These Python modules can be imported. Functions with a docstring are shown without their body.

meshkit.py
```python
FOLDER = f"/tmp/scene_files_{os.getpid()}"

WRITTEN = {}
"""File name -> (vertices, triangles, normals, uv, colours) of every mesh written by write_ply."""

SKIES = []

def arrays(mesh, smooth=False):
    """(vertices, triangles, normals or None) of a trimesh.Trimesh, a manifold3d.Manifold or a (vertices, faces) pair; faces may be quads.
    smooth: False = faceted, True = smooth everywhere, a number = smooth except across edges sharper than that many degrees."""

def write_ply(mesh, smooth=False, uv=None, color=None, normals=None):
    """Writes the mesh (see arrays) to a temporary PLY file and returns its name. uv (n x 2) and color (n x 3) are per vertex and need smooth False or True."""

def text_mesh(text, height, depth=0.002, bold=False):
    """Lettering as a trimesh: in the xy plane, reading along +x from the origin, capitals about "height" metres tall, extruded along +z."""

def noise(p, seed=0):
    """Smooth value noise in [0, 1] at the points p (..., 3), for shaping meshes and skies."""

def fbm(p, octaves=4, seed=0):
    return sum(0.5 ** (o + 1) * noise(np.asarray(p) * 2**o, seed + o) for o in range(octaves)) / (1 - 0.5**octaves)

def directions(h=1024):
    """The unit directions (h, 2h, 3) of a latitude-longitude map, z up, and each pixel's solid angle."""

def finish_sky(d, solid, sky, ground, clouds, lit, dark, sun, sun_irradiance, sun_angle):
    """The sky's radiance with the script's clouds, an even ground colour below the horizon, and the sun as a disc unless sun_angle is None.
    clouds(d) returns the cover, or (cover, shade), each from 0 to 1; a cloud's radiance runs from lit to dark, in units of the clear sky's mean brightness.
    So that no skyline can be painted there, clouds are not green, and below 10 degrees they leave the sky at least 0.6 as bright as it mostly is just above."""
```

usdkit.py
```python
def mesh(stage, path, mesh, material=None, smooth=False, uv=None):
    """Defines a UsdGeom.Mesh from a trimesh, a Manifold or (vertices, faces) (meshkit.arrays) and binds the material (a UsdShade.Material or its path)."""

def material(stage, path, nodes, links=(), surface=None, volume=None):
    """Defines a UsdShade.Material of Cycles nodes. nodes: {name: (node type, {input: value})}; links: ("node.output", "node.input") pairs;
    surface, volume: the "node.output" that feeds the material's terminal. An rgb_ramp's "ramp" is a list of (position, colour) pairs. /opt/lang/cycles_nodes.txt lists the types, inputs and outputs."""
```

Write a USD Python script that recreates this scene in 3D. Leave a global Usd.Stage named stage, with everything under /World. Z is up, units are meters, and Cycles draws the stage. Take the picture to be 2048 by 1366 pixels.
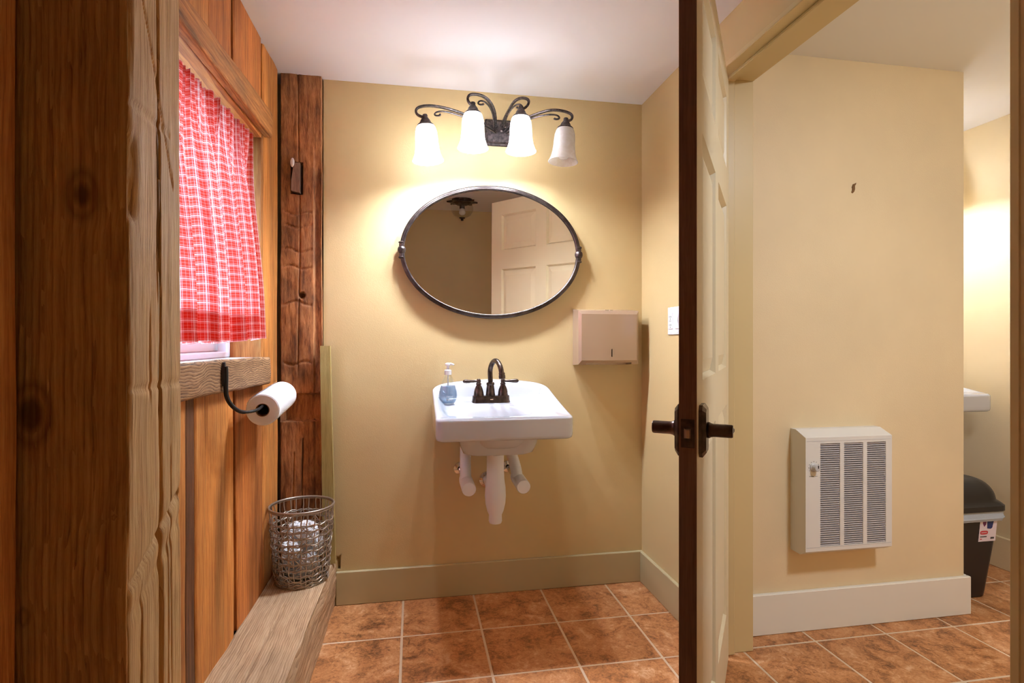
import math, random
import numpy as np, trimesh, usdkit
import manifold3d as m3
from meshkit import fbm, noise, text_mesh
from shapely.geometry import Polygon, Point, box as sbox
from pxr import Usd, UsdGeom, UsdLux, UsdShade, Sdf, Gf

# ------------------------------------------------------------------ stage, camera, sky, exposure
stage = Usd.Stage.CreateInMemory()
UsdGeom.SetStageUpAxis(stage, 'Z')
UsdGeom.SetStageMetersPerUnit(stage, 1.0)
UsdGeom.Xform.Define(stage, '/World')
CAM_Z, YAW, FPX = 1.12, math.degrees(math.atan(198 / 1106.0)), 1106.0
cam = UsdGeom.Camera.Define(stage, '/World/camera')
cam.AddTranslateOp().Set((0, 0, CAM_Z))
cam.AddRotateZOp().Set(-YAW)
cam.AddRotateXOp().Set(90)
cam.CreateHorizontalApertureAttr(36.0)
cam.CreateFocalLengthAttr(36.0 * FPX / 2048)
cam.CreateClippingRangeAttr((0.02, 500))
cam.CreateExposureAttr(1.1)
SKY = 2.4            # daylight outside the window
BULB = 385.0          # radiance of the vanity bulbs
SHADE = 1.0          # glow of their frosted glasses
HALL = 80.0          # radiance of the hall lamp's dome
dome = UsdLux.DomeLight.Define(stage, '/World/sky')
dome.CreateColorAttr((0.50, 0.72, 1.0))
dome.CreateIntensityAttr(SKY)

# ------------------------------------------------------------------ helpers
rng = random.Random(7)
nrg = np.random.default_rng(7)
USED = {}

def numbered(parent, name):
    k = (parent, name); n = USED.get(k, 0); USED[k] = n + 1
    return name if n == 0 else f'{name}_{n:03d}'

def custom(prim, **kw):
    for k, v in kw.items():
        if v: prim.SetCustomDataByKey(k, v)
    return prim

class Thing:
    def __init__(s, prim, loc): s.prim, s.loc = prim, np.array(loc, float)

def thing(name, label=None, cat=None, loc=(0, 0, 0), group=None, kind=None):
    x = UsdGeom.Xform.Define(stage, '/World/' + numbered('/World', name))
    x.AddTranslateOp().Set(tuple(map(float, loc)))
    custom(x.GetPrim(), label=label, category=cat, group=group, kind=kind)
    return Thing(x.GetPrim(), loc)

def arrays(m):
    if hasattr(m, 'to_mesh'):
        q = m.to_mesh(); return np.array(q.vert_properties[:, :3], float), np.array(q.tri_verts, int)
    if isinstance(m, (tuple, list)): return np.asarray(m[0], float), np.asarray(m[1], int)
    return np.array(m.vertices, float), np.array(m.faces, int)

def obj(name, mesh, mat, parent=None, smooth=30, label=None, cat=None, group=None, kind=None, uv=None):
    v, f = arrays(mesh)
    if parent is None: path, loc = '/World', np.zeros(3)
    elif isinstance(parent, Thing): path, loc = str(parent.prim.GetPath()), parent.loc
    path = path + '/' + numbered(path, name)
    p = usdkit.mesh(stage, path, (v - loc, f), mat, smooth=smooth, uv=uv).GetPrim()
    custom(p, label=label, category=cat, group=group, kind=kind)
    t = Thing(p, loc)
    return t

def cat_(*ms):
    vs, fs, n = [], [], 0
    for m in ms:
        v, f = arrays(m)
        if f.shape[1] == 4: f = np.vstack([f[:, [0, 1, 2]], f[:, [0, 2, 3]]])
        vs.append(v); fs.append(f + n); n += len(v)
    return np.vstack(vs), np.vstack(fs)

def bx(x0, x1, y0, y1, z0, z1, b=0.0):
    """box with chamfered edges"""
    lo, hi = np.array([x0, y0, z0], float), np.array([x1, y1, z1], float)
    if b <= 0:
        m = trimesh.creation.box(hi - lo); m.apply_translation((lo + hi) / 2); return m
    b = min(b, 0.49 * (hi - lo).min()); pts = []
    for c in np.ndindex(2, 2, 2):
        for k in range(3):
            p = np.where(np.array(c) == 0, lo + b, hi - b)
            p[k] = lo[k] if c[k] == 0 else hi[k]
            pts.append(p)
    return trimesh.convex.convex_hull(np.array(pts))

def hull(pts): return trimesh.convex.convex_hull(np.array(pts, float))

def xf(m, R=None, t=(0, 0, 0)):
    v, f = arrays(m)
    if R is not None: v = v @ np.asarray(R).T
    return v + np.asarray(t, float), f

def rot(axis, deg): return trimesh.transformations.rotation_matrix(math.radians(deg), axis)[:3, :3]

def to_axis(d):
    """rotation taking +z to d"""
    return trimesh.geometry.align_vectors([0, 0, 1], np.asarray(d, float) / np.linalg.norm(d))[:3, :3]

def lathe(profile, n=32, at=(0, 0, 0), axis=(0, 0, 1)):
    """profile [(r,z)...] bottom to top, closed at both ends if r=0"""
    pr = np.array(profile, float); a = np.linspace(0, 2 * np.pi, n, endpoint=False)
    v = np.stack([pr[:, 0, None] * np.cos(a), pr[:, 0, None] * np.sin(a), np.repeat(pr[:, 1, None], n, 1)], -1).reshape(-1, 3)
    f = []
    for i in range(len(pr) - 1):
        for k in range(n):
            a0, a1, b0, b1 = i * n + k, i * n + (k + 1) % n, (i + 1) * n + k, (i + 1) * n + (k + 1) % n
            if pr[i, 0] > 1e-9: f.append((a0, a1, b1))
            if pr[i + 1, 0] > 1e-9: f.append((a0, b1, b0))
    m = trimesh.Trimesh(v, f, process=False); m.merge_vertices()
    return xf((np.array(m.vertices), np.array(m.faces)), to_axis(axis) if tuple(axis) != (0, 0, 1) else None, at)

def spline(pts, n=40):
    from scipy.interpolate import CubicSpline
    p = np.array(pts, float); t = np.r_[0, np.cumsum(np.linalg.norm(np.diff(p, axis=0), axis=1) ** 0.5 + 1e-9)]
    return CubicSpline(t, p)(np.linspace(0, t[-1], n))

def tube(pts, r, n=10, closed=False, flat=None, up=None):
    """swept tube; flat = (a,b) ellipse multipliers with 'up' giving the b direction"""
    p = np.array(pts, float); N = len(p); r = np.broadcast_to(np.asarray(r, float), (N,))
    tg = np.roll(p, -1, 0) - np.roll(p, 1, 0) if closed else np.gradient(p, axis=0)
    tg /= np.linalg.norm(tg, axis=1, keepdims=True) + 1e-12
    a = np.linspace(0, 2 * np.pi, n, endpoint=False)
    u = np.cross(tg[0], [0, 0, 1] if abs(tg[0][2]) < .9 else [1, 0, 0]); u /= np.linalg.norm(u)
    V = []
    for i in range(N):
        if up is not None:
            w = np.array(up, float) - np.dot(up, tg[i]) * tg[i]; w /= np.linalg.norm(w); u = np.cross(w, tg[i])
        else:
            u = u - np.dot(u, tg[i]) * tg[i]; u /= np.linalg.norm(u); w = np.cross(tg[i], u)
        fa, fb = flat or (1, 1)
        V.append(p[i] + r[i] * (fa * np.cos(a)[:, None] * u + fb * np.sin(a)[:, None] * w))
    V = np.vstack(V); f = []
    for i in range(N if closed else N - 1):
        j = (i + 1) % N
        for k in range(n):
            f += [(i * n + k, i * n + (k + 1) % n, j * n + (k + 1) % n), (i * n + k, j * n + (k + 1) % n, j * n + k)]
    if not closed:
        V = np.vstack([V, p[0], p[-1]])
        for k in range(n):
            f += [(len(V) - 2, (k + 1) % n, k), (len(V) - 1, (N - 1) * n + k, (N - 1) * n + (k + 1) % n)]
    return V, np.array(f)

def ball(c, r, n=2, s=(1, 1, 1)):
    m = trimesh.creation.icosphere(n, r); return np.array(m.vertices) * s + c, np.array(m.faces)

def extrude(poly, h):  # shapely polygon in xy extruded along z
    m = trimesh.creation.extrude_polygon(poly, h, engine='earcut'); return np.array(m.vertices), np.array(m.faces)

def on_face(m, origin, ex, ey, ez):
    v, f = arrays(m); B = np.array([ex, ey, ez], float)
    return v @ B + np.array(origin, float), f

def man(m):
    v, f = arrays(m)
    t = trimesh.Trimesh(v, f); t.merge_vertices()
    if t.volume < 0: t.invert()
    return m3.Manifold(m3.Mesh(np.array(t.vertices, np.float32), np.array(t.faces, np.uint32)))

def ss(a, b, x):
    t = np.clip((np.asarray(x, float) - a) / (b - a), 0, 1); return t * t * (3 - 2 * t)

def hewn(x0, x1, y0, y1, L0, L1, axis, disp, step, rad=0.008, lstep=0.01, bend=None):
    """a beam: rectangular rounded cross-section (a = first cross axis, b = second) swept along 'axis'.
    disp(face, s, t) -> inward depth; face 0:+a 1:+b 2:-a 3:-b ; s = coordinate across the face, t = along.  step = (sa, sb) sample pitch"""
    pts = []   # (a, b, na, nb, face, s)
    def seg(p, q, nrm, face, st):
        n = max(2, int(np.linalg.norm(np.subtract(q, p)) / st))
        for k in range(n + 1):
            c = np.array(p) + (np.array(q) - p) * k / n
            pts.append((c[0], c[1], nrm[0], nrm[1], face, c[1] if face in (0, 2) else c[0]))
    def arc(cx, cy, a0, face):
        for k in (1, 2, 3):
            a = a0 + k * math.pi / 8
            nx, ny = math.cos(a), math.sin(a)
            px, py = cx + rad * nx, cy + rad * ny
            fc = face if k < 2 else (face + 1) % 4
            pts.append((px, py, nx, ny, fc, py if fc in (0, 2) else px))
    st = step if isinstance(step, (list, tuple)) else (step,) * 4
    seg((x1, y0 + rad), (x1, y1 - rad), (1, 0), 0, st[0]); arc(x1 - rad, y1 - rad, 0, 0)
    seg((x1 - rad, y1), (x0 + rad, y1), (0, 1), 1, st[1]); arc(x0 + rad, y1 - rad, math.pi / 2, 1)
    seg((x0, y1 - rad), (x0, y0 + rad), (-1, 0), 2, st[2]); arc(x0 + rad, y0 + rad, math.pi, 2)
    seg((x0 + rad, y0), (x1 - rad, y0), (0, -1), 3, st[3]); arc(x1 - rad, y0 + rad, 1.5 * math.pi, 3)
    P = np.array(pts); n = len(P)
    T = np.linspace(L0, L1, max(2, int((L1 - L0) / lstep)) + 1)
    A = np.repeat(P[None], len(T), 0); TT = np.repeat(T[:, None], n, 1)
    d = np.zeros(TT.shape)
    for face in range(4):
        m = P[:, 4] == face
        d[:, m] = disp(face, A[:, m, 5], TT[:, m])
    a, b = A[..., 0] - A[..., 2] * d, A[..., 1] - A[..., 3] * d
    V = {'z': np.stack([a, b, TT], -1), 'y': np.stack([a, TT, b], -1)}[axis].reshape(-1, 3)
    if bend is not None: V = bend(V)
    i = np.arange(len(T) - 1)[:, None] * n; k = np.arange(n)[None]; k1 = (k + 1) % n
    q = np.stack([i + k, i + k1, i + n + k1, i + n + k], -1).reshape(-1, 4)
    f = np.vstack([q[:, [0, 1, 2]], q[:, [0, 2, 3]]])
    c0, c1 = len(V), len(V) + 1
    V = np.vstack([V, V[:n].mean(0), V[-n:].mean(0)])
    kk = np.arange(n); e = (len(T) - 1) * n
    f = np.vstack([f, np.stack([np.full(n, c0), (kk + 1) % n, kk], 1), np.stack([np.full(n, c1), e + kk, e + (kk + 1) % n], 1)])
    if axis == 'y': f = f[:, ::-1]
    return V, f

def lin(*c):
    c = np.array(c, float) / 255; return tuple(np.where(c <= .04045, c / 12.92, ((c + .055) / 1.055) ** 2.4))

# ------------------------------------------------------------------ materials
UsdGeom.Scope.Define(stage, '/World/Looks')
MATS = {}
def M(name, nodes, links=(), surface='p.BSDF'):
    MATS[name] = usdkit.material(stage, '/World/Looks/' + name, nodes, links, surface=surface); return MATS[name]

def plain(name, col, rough=0.5, metal=0.0, **kw):
    return M(name, {'p': ('principled_bsdf', dict(base_color=col, roughness=rough, metallic=metal, **kw))})

def paint(name, col, rough=0.5, bscale=260, bstr=0.12, var=0.05, spec=0.5):
    c = np.array(col)
    return M(name, {'g': ('geometry', {}), 'n': ('noise_texture', dict(scale=bscale, detail=3)), 'n2': ('noise_texture', dict(scale=2.5, detail=4)),
                    'r': ('rgb_ramp', dict(ramp=[(0.3, tuple(c * (1 - var))), (0.7, tuple(np.minimum(1, c * (1 + var))))])),
                    'b': ('bump', dict(strength=bstr, distance=0.004)), 'p': ('principled_bsdf', dict(roughness=rough, specular_ior_level=spec))},
             [('g.position', 'n.vector'), ('g.position', 'n2.vector'), ('n2.fac', 'r.fac'), ('r.color', 'p.base_color'), ('n.fac', 'b.height'), ('b.normal', 'p.normal')])

def wood(name, ramp, axis='z', stretch=0.05, grain=70, blotch=4.0, blotch_lo=0.55, ring=0.0, ring_scale=22, crack=0.5, bump=0.5, rough=0.62, knots=(), offset=(0, 0, 0), seed_by_object=True, face_tint=None, spec=0.35, warp=0.014, fine=0.34):
    sc = {'x': (stretch, 1, 1), 'y': (1, stretch, 1), 'z': (1, 1, stretch)}[axis]
    N = {'g': ('geometry', {}), 'oi': ('object_info', {}), 'om': ('vector_math', dict(math_type='multiply', vector2=(7.3, 5.1, 3.7) if seed_by_object else (0, 0, 0))),
         'cx': ('combine_xyz', {}), 'va': ('vector_math', dict(math_type='add')), 'vo': ('vector_math', dict(math_type='add', vector2=offset)),
         'wn': ('noise_texture', dict(scale=6.0, detail=2)), 'ws': ('vector_math', dict(math_type='scale', scale=warp)), 'wa': ('vector_math', dict(math_type='add')),
         'm': ('mapping', dict(scale=sc)),
         'n1': ('noise_texture', dict(scale=grain, detail=7, roughness=0.65, distortion=0.4)),
         'n0': ('noise_texture', dict(scale=grain * 3.5, detail=5, roughness=0.7)),
         'n2': ('noise_texture', dict(scale=blotch, detail=5, roughness=0.6, distortion=0.6)),
         'mm': ('mapping', dict(scale=tuple(np.array(sc) ** 0.45))),
         'wv': ('wave_texture', dict(wave_type='rings', rings_direction=axis, profile='saw', scale=ring_scale, distortion=3.0, detail=4, detail_scale=1.6, detail_roughness=0.55)),
         'mx': ('mix_float', dict(fac=ring)), 'mx2': ('mix_float', dict(fac=fine)),
         'r': ('rgb_ramp', dict(ramp=ramp)),
         'br': ('rgb_ramp', dict(ramp=[(0.32, (blotch_lo,) * 3), (0.62, (1, 1, 1))])),
         'mu': ('mix', dict(mix_type='multiply', fac=1.0)),
         'nc': ('noise_texture', dict(scale=grain * 0.35, detail=5, roughness=0.55, distortion=0.8)), 'mc': ('mapping', dict(scale=tuple(np.array(sc) * np.where(np.array(sc) < 1, 0.35, 1.0)))),
         'cr': ('rgb_ramp', dict(ramp=[(0.0, (1 - crack,) * 3), (0.30, (1 - crack,) * 3), (0.36, (1, 1, 1)), (1, (1, 1, 1))])),
         'mu2': ('mix', dict(mix_type='multiply', fac=1.0)),
         'hb': ('math', dict(math_type='multiply')), 'crb': ('rgb_to_bw', {}),
         'b': ('bump', dict(strength=bump, distance=0.004)), 'p': ('principled_bsdf', dict(roughness=rough, specular_ior_level=spec))}
    K = [('oi.random', 'cx.x'), ('oi.random', 'cx.y'), ('oi.random', 'cx.z'), ('cx.vector', 'om.vector1'), ('g.position', 'vo.vector1'), ('vo.vector', 'va.vector1'), ('om.vector', 'va.vector2'),
         ('va.vector', 'wn.vector'), ('wn.color', 'ws.vector1'), ('va.vector', 'wa.vector1'), ('ws.vector', 'wa.vector2'), ('wa.vector', 'm.vector'), ('wa.vector', 'mm.vector'), ('wa.vector', 'mc.vector'),
         ('m.vector', 'n1.vector'), ('m.vector', 'n0.vector'), ('mm.vector', 'n2.vector'), ('m.vector', 'wv.vector'), ('mc.vector', 'nc.vector'),
         ('n1.fac', 'mx.a'), ('wv.fac', 'mx.b'), ('mx.result', 'mx2.a'), ('n0.fac', 'mx2.b'), ('mx2.result', 'r.fac'), ('n2.fac', 'br.fac'),
         ('r.color', 'mu.color1'), ('br.color', 'mu.color2'), ('nc.fac', 'cr.fac'), ('mu.color', 'mu2.color1'), ('cr.color', 'mu2.color2'),
         ('cr.color', 'crb.color'), ('mx2.result', 'hb.value1'), ('crb.val', 'hb.value2'), ('hb.value', 'b.height'), ('b.normal', 'p.normal')]
    last = 'mu2.color'
    for i, (c, rad) in enumerate(knots):      # dark knots with soft halo, elongated along the grain
        el = {'x': (0.6, 1, 1), 'y': (1, 0.6, 1), 'z': (1, 1, 0.6)}[axis]
        N[f'ks{i}'] = ('vector_math', dict(math_type='subtract', vector2=c)); N[f'km{i}'] = ('vector_math', dict(math_type='multiply', vector2=el))
        N[f'kl{i}'] = ('vector_math', dict(math_type='length')); N[f'kr{i}'] = ('rgb_ramp', dict(ramp=[(0.0, (0.16, 0.12, 0.1)), (0.3, (0.35, 0.3, 0.25)), (0.42, (0.85, 0.8, 0.75)), (0.55, (0.6, 0.55, 0.5)), (0.7, (0.95, .95, .95)), (1, (1, 1, 1))]))
        N[f'kd{i}'] = ('math', dict(math_type='multiply', value2=1.0 / (rad * 2))); N[f'kx{i}'] = ('mix', dict(mix_type='multiply', fac=1.0))
        K += [('wa.vector', f'ks{i}.vector1'), (f'ks{i}.vector', f'km{i}.vector1'), (f'km{i}.vector', f'kl{i}.vector1'), (f'kl{i}.value', f'kd{i}.value1'), (f'kd{i}.value', f'kr{i}.fac'), (last, f'kx{i}.color1'), (f'kr{i}.color', f'kx{i}.color2')]
        last = f'kx{i}.color'
    if face_tint is not None:   # (face normal axis sign vector, colour multiplier): darker, browner tone on faces whose normal follows the vector
        vec, mul = face_tint
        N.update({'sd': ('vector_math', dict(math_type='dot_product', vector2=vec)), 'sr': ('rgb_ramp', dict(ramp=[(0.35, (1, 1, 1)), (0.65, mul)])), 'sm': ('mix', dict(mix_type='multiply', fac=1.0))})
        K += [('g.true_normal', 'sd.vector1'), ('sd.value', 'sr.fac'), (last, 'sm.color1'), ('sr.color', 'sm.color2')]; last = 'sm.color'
    K.append((last, 'p.base_color'))
    return M(name, N, K)

WALL = lin(206, 182, 132)
paint('wall_paint', WALL, 0.45, 230, 0.10)
paint('hall_paint', lin(229, 209, 170), 0.5, 230, 0.10)
paint('ceiling_paint', lin(238, 238, 240), 0.8, 200, 0.06, 0.01)
paint('trim_tan', lin(186, 172, 132), 0.35, 60, 0.05)
paint('trim_white', lin(232, 228, 216), 0.35, 60, 0.04, 0.02)
paint('door_paint', lin(226, 212, 178), 0.38, 90, 0.05, 0.02)
paint('jamb_paint', lin(212, 190, 140), 0.4, 90, 0.05, 0.02)
plain('porcelain', lin(194, 197, 203), 0.08, coat_weight=0.6, coat_roughness=0.03)
plain('pipe_cover', lin(228, 228, 233), 0.32)
plain('chrome', (0.8, 0.8, 0.82), 0.12, 1.0)
plain('wire_metal', (0.46, 0.40, 0.33), 0.33, 0.75)
plain('mirror_glass', (0.86, 0.86, 0.80), 0.0, 1.0)
plain('black_iron', (0.018, 0.017, 0.018), 0.42, 0.4)
plain('dark_void', (0.012, 0.010, 0.008), 0.9)
plain('white_plastic', lin(240, 240, 243), 0.3)
plain('grey_plastic', lin(196, 196, 196), 0.35)
plain('heater_paint', lin(226, 224, 218), 0.35)
plain('louver_metal', lin(196, 192, 196), 0.35, 0.3)
plain('black_plastic', (0.010, 0.010, 0.012), 0.35)
plain('grout', lin(216, 192, 162), 0.85)
plain('print_white', lin(235, 240, 245), 0.5)
plain('print_black', (0.02, 0.02, 0.02), 0.5)
plain('print_red', lin(205, 60, 70), 0.5)
plain('print_blue', lin(30, 50, 110), 0.5)
plain('print_purple', lin(110, 40, 90), 0.5)
plain('sticker_paper', lin(225, 215, 225), 0.45)
plain('bolt_brass', lin(190, 160, 135), 0.3, 0.8)
plain('vinyl', lin(232, 236, 242), 0.35)
plain('cardboard', lin(120, 92, 66), 0.8)
plain('drywall_chip', lin(205, 198, 188), 0.9)
plain('anchor_rust', lin(120, 85, 45), 0.7)
def bronze(name, c1, c2, rough, scale=60, metal=0.85):
    M(name, {'g': ('geometry', {}), 'n': ('noise_texture', dict(scale=scale, detail=4)), 'r': ('rgb_ramp', dict(ramp=[(0.35, c1), (0.65, c2)])), 'p': ('principled_bsdf', dict(metallic=metal, roughness=rough))},
      [('g.position', 'n.vector'), ('n.fac', 'r.fac'), ('r.color', 'p.base_color')])
bronze('oil_bronze', (0.055, 0.040, 0.034), (0.12, 0.085, 0.070), 0.25)
bronze('pewter_bronze', (0.045, 0.038, 0.038), (0.13, 0.105, 0.10), 0.42, 90)
bronze('mirror_bronze', (0.05, 0.038, 0.034), (0.11, 0.085, 0.078), 0.3, 40)
M('dispenser_metal', {'g': ('geometry', {}), 'n': ('noise_texture', dict(scale=500, detail=2)), 'r': ('rgb_ramp', dict(ramp=[(0.4, lin(166, 140, 116)), (0.6, lin(174, 148, 124))])), 'p': ('principled_bsdf', dict(metallic=0.25, roughness=0.22, coat_weight=0.4, coat_roughness=0.08))},
  [('g.position', 'n.vector'), ('n.fac', 'r.fac'), ('r.color', 'p.base_color')])
M('clear_glass', {'f0': ('layer_weight', dict(blend=0.5)), 'f': ('map_range', dict(from_min=0.55, from_max=1.0, to_min=0.05, to_max=0.7, clamp=True)), 't': ('transparent_bsdf', dict(color=(0.90, 0.92, 0.92))), 'gl': ('glossy_bsdf', dict(color=(1, 1, 1), roughness=0.02)), 'm': ('mix_closure', {})},
  [('f0.facing', 'f.value'), ('f.result', 'm.fac'), ('t.BSDF', 'm.closure1'), ('gl.BSDF', 'm.closure2')], 'm.closure')
M('soap_liquid', {'f0': ('layer_weight', dict(blend=0.5)), 'f': ('map_range', dict(from_min=0.55, from_max=1.0, to_min=0.02, to_max=0.3, clamp=True)), 't': ('transparent_bsdf', dict(color=(0.78, 0.86, 0.94))), 'd': ('diffuse_bsdf', dict(color=(0.26, 0.38, 0.54))), 'md': ('mix_closure', dict(fac=0.60)),
                  'gl': ('glossy_bsdf', dict(color=(1, 1, 1), roughness=0.04)), 'm': ('mix_closure', {})},
  [('t.BSDF', 'md.closure1'), ('d.BSDF', 'md.closure2'), ('f0.facing', 'f.value'), ('f.result', 'm.fac'), ('md.closure', 'm.closure1'), ('gl.BSDF', 'm.closure2')], 'm.closure')
M('bulb_lit', {'e': ('emission', dict(color=(0.88, 0.95, 1.12), strength=BULB))}, [], 'e.emission')
M('bulb_off', {'p': ('principled_bsdf', dict(base_color=(0.85, 0.85, 0.84), roughness=0.2))})
M('hall_dome_lit', {'e': ('emission', dict(color=(0.88, 0.95, 1.09), strength=HALL))}, [], 'e.emission')
def shade(name, glow):
    M(name, {'g': ('geometry', {}), 'n': ('noise_texture', dict(scale=35, detail=4, distortion=1.5)), 'r': ('rgb_ramp', dict(ramp=[(0.35, (0.90, 0.87, 0.83)), (0.65, (0.97, 0.96, 0.95))])),
             't': ('translucent_bsdf', {}), 'd': ('diffuse_bsdf', {}), 'x': ('transparent_bsdf', dict(color=(1, 1, 1))), 'm1': ('mix_closure', dict(fac=0.50)), 'm2': ('mix_closure', dict(fac=0.06)),
             'gl': ('glossy_bsdf', dict(roughness=0.25)), 'f0': ('layer_weight', dict(blend=0.5)), 'f': ('map_range', dict(from_min=0.55, from_max=1.0, to_min=0.03, to_max=0.4, clamp=True)), 'm3': ('mix_closure', {}), 'e': ('emission', dict(color=(0.90, 0.96, 1.06), strength=glow)), 'a': ('add_closure', {})},
      [('g.position', 'n.vector'), ('n.fac', 'r.fac'), ('r.color', 't.color'), ('r.color', 'd.color'), ('t.BSDF', 'm1.closure1'), ('d.BSDF', 'm1.closure2'), ('m1.closure', 'm2.closure1'), ('x.BSDF', 'm2.closure2'),
       ('f0.facing', 'f.value'), ('f.result', 'm3.fac'), ('m2.closure', 'm3.closure1'), ('gl.BSDF', 'm3.closure2'), ('m3.closure', 'a.closure1'), ('e.emission', 'a.closure2')], 'a.closure' if glow else 'm3.closure')
shade('shade_lit', SHADE)
shade('shade_off', 0.0)
def paper(name, col, trans, bscale=160, bstr=0.3):
    M(name, {'g': ('geometry', {}), 'n': ('noise_texture', dict(scale=bscale, detail=3)), 'b': ('bump', dict(strength=bstr, distance=0.003)), 'd': ('diffuse_bsdf', dict(color=col)), 't': ('translucent_bsdf', dict(color=col)), 'm': ('mix_closure', dict(fac=trans))},
      [('g.position', 'n.vector'), ('n.fac', 'b.height'), ('b.normal', 'd.normal'), ('d.BSDF', 'm.closure1'), ('t.BSDF', 'm.closure2')], 'm.closure')
paper('paper_white', (0.90, 0.91, 0.93), 0.15)
paper('liner_plastic', (0.62, 0.70, 0.78), 0.3, 60, 0.4)
# plaid cotton, uv in metres
def plaid():
    N = {'tc': ('texture_coordinate', {}), 'sx': ('separate_xyz', {}), 'p': ('diffuse_bsdf', {}), 't': ('translucent_bsdf', {}), 'mm': ('mix_closure', dict(fac=0.40))}
    K = [('tc.UV', 'sx.vector')]
    R = [(0.0, 0.50), (0.06, 0.50), (0.07, 0.04), (0.14, 0.04), (0.15, 0.42), (0.19, 0.42), (0.20, 0.0), (0.46, 0.0), (0.47, 0.22), (0.51, 0.22), (0.52, 0.0), (0.77, 0.0), (0.78, 0.34), (0.82, 0.34), (0.83, 0.04), (0.94, 0.04), (0.95, 0.50), (1.0, 0.50)]
    for a, per in (('x', 0.036), ('y', 0.026)):
        N[f'm{a}'] = ('math', dict(math_type='multiply', value2=1 / per)); N[f'f{a}'] = ('math', dict(math_type='fraction')); N[f'r{a}'] = ('rgb_ramp', dict(ramp=[(p, (v,) * 3) for p, v in R]))
        N[f'w{a}'] = ('math', dict(math_type='multiply', value2=2 * math.pi / 0.0024)); N[f's{a}'] = ('math', dict(math_type='sine'))
        K += [(f'sx.{a}', f'm{a}.value1'), (f'm{a}.value', f'f{a}.value1'), (f'f{a}.value', f'r{a}.fac'), (f'sx.{a}', f'w{a}.value1'), (f'w{a}.value', f's{a}.value1')]
    N.update({'bx': ('rgb_to_bw', {}), 'by': ('rgb_to_bw', {}), 'ad': ('math', dict(math_type='add')), 'ws': ('math', dict(math_type='multiply')), 'wm': ('math', dict(math_type='multiply_add', value2=0.14, value3=0.0)), 'fa': ('math', dict(math_type='add', use_clamp=True)),
              'c': ('mix', dict(color1=lin(204, 50, 32), color2=lin(246, 226, 220))), 'tr': ('mix', dict(color1=lin(240, 68, 46), color2=lin(255, 240, 240))),
              'b': ('bump', dict(strength=0.25, distance=0.001))})
    K += [('rx.color', 'bx.color'), ('ry.color', 'by.color'), ('bx.val', 'ad.value1'), ('by.val', 'ad.value2'), ('sx_.value', 'ws.value1')]
    K = [k for k in K if k[0] != 'sx_.value']
    N['snx'], N['sny'] = N.pop('sx') if False else ('math', dict(math_type='sine')), ('math', dict(math_type='sine'))
    K = [(a.replace('sx.value', 'snx.value').replace('sy.value', 'sny.value'), b.replace('sx.value1', 'snx.value1').replace('sy.value1', 'sny.value1')) for a, b in K]
    N.pop('sy', None); N['sx'] = ('separate_xyz', {})
    K += [('snx.value', 'ws.value1'), ('sny.value', 'ws.value2'), ('ws.value', 'wm.value1'), ('ad.value', 'fa.value1'), ('wm.value', 'fa.value2'), ('fa.value', 'c.fac'), ('fa.value', 'tr.fac'), ('ws.value', 'b.height'),
          ('c.color', 'p.color'), ('tr.color', 't.color'), ('b.normal', 'p.normal'), ('p.BSDF', 'mm.closure1'), ('t.BSDF', 'mm.closure2')]
    M('plaid_cotton', N, K, 'mm.closure')
plaid()
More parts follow.
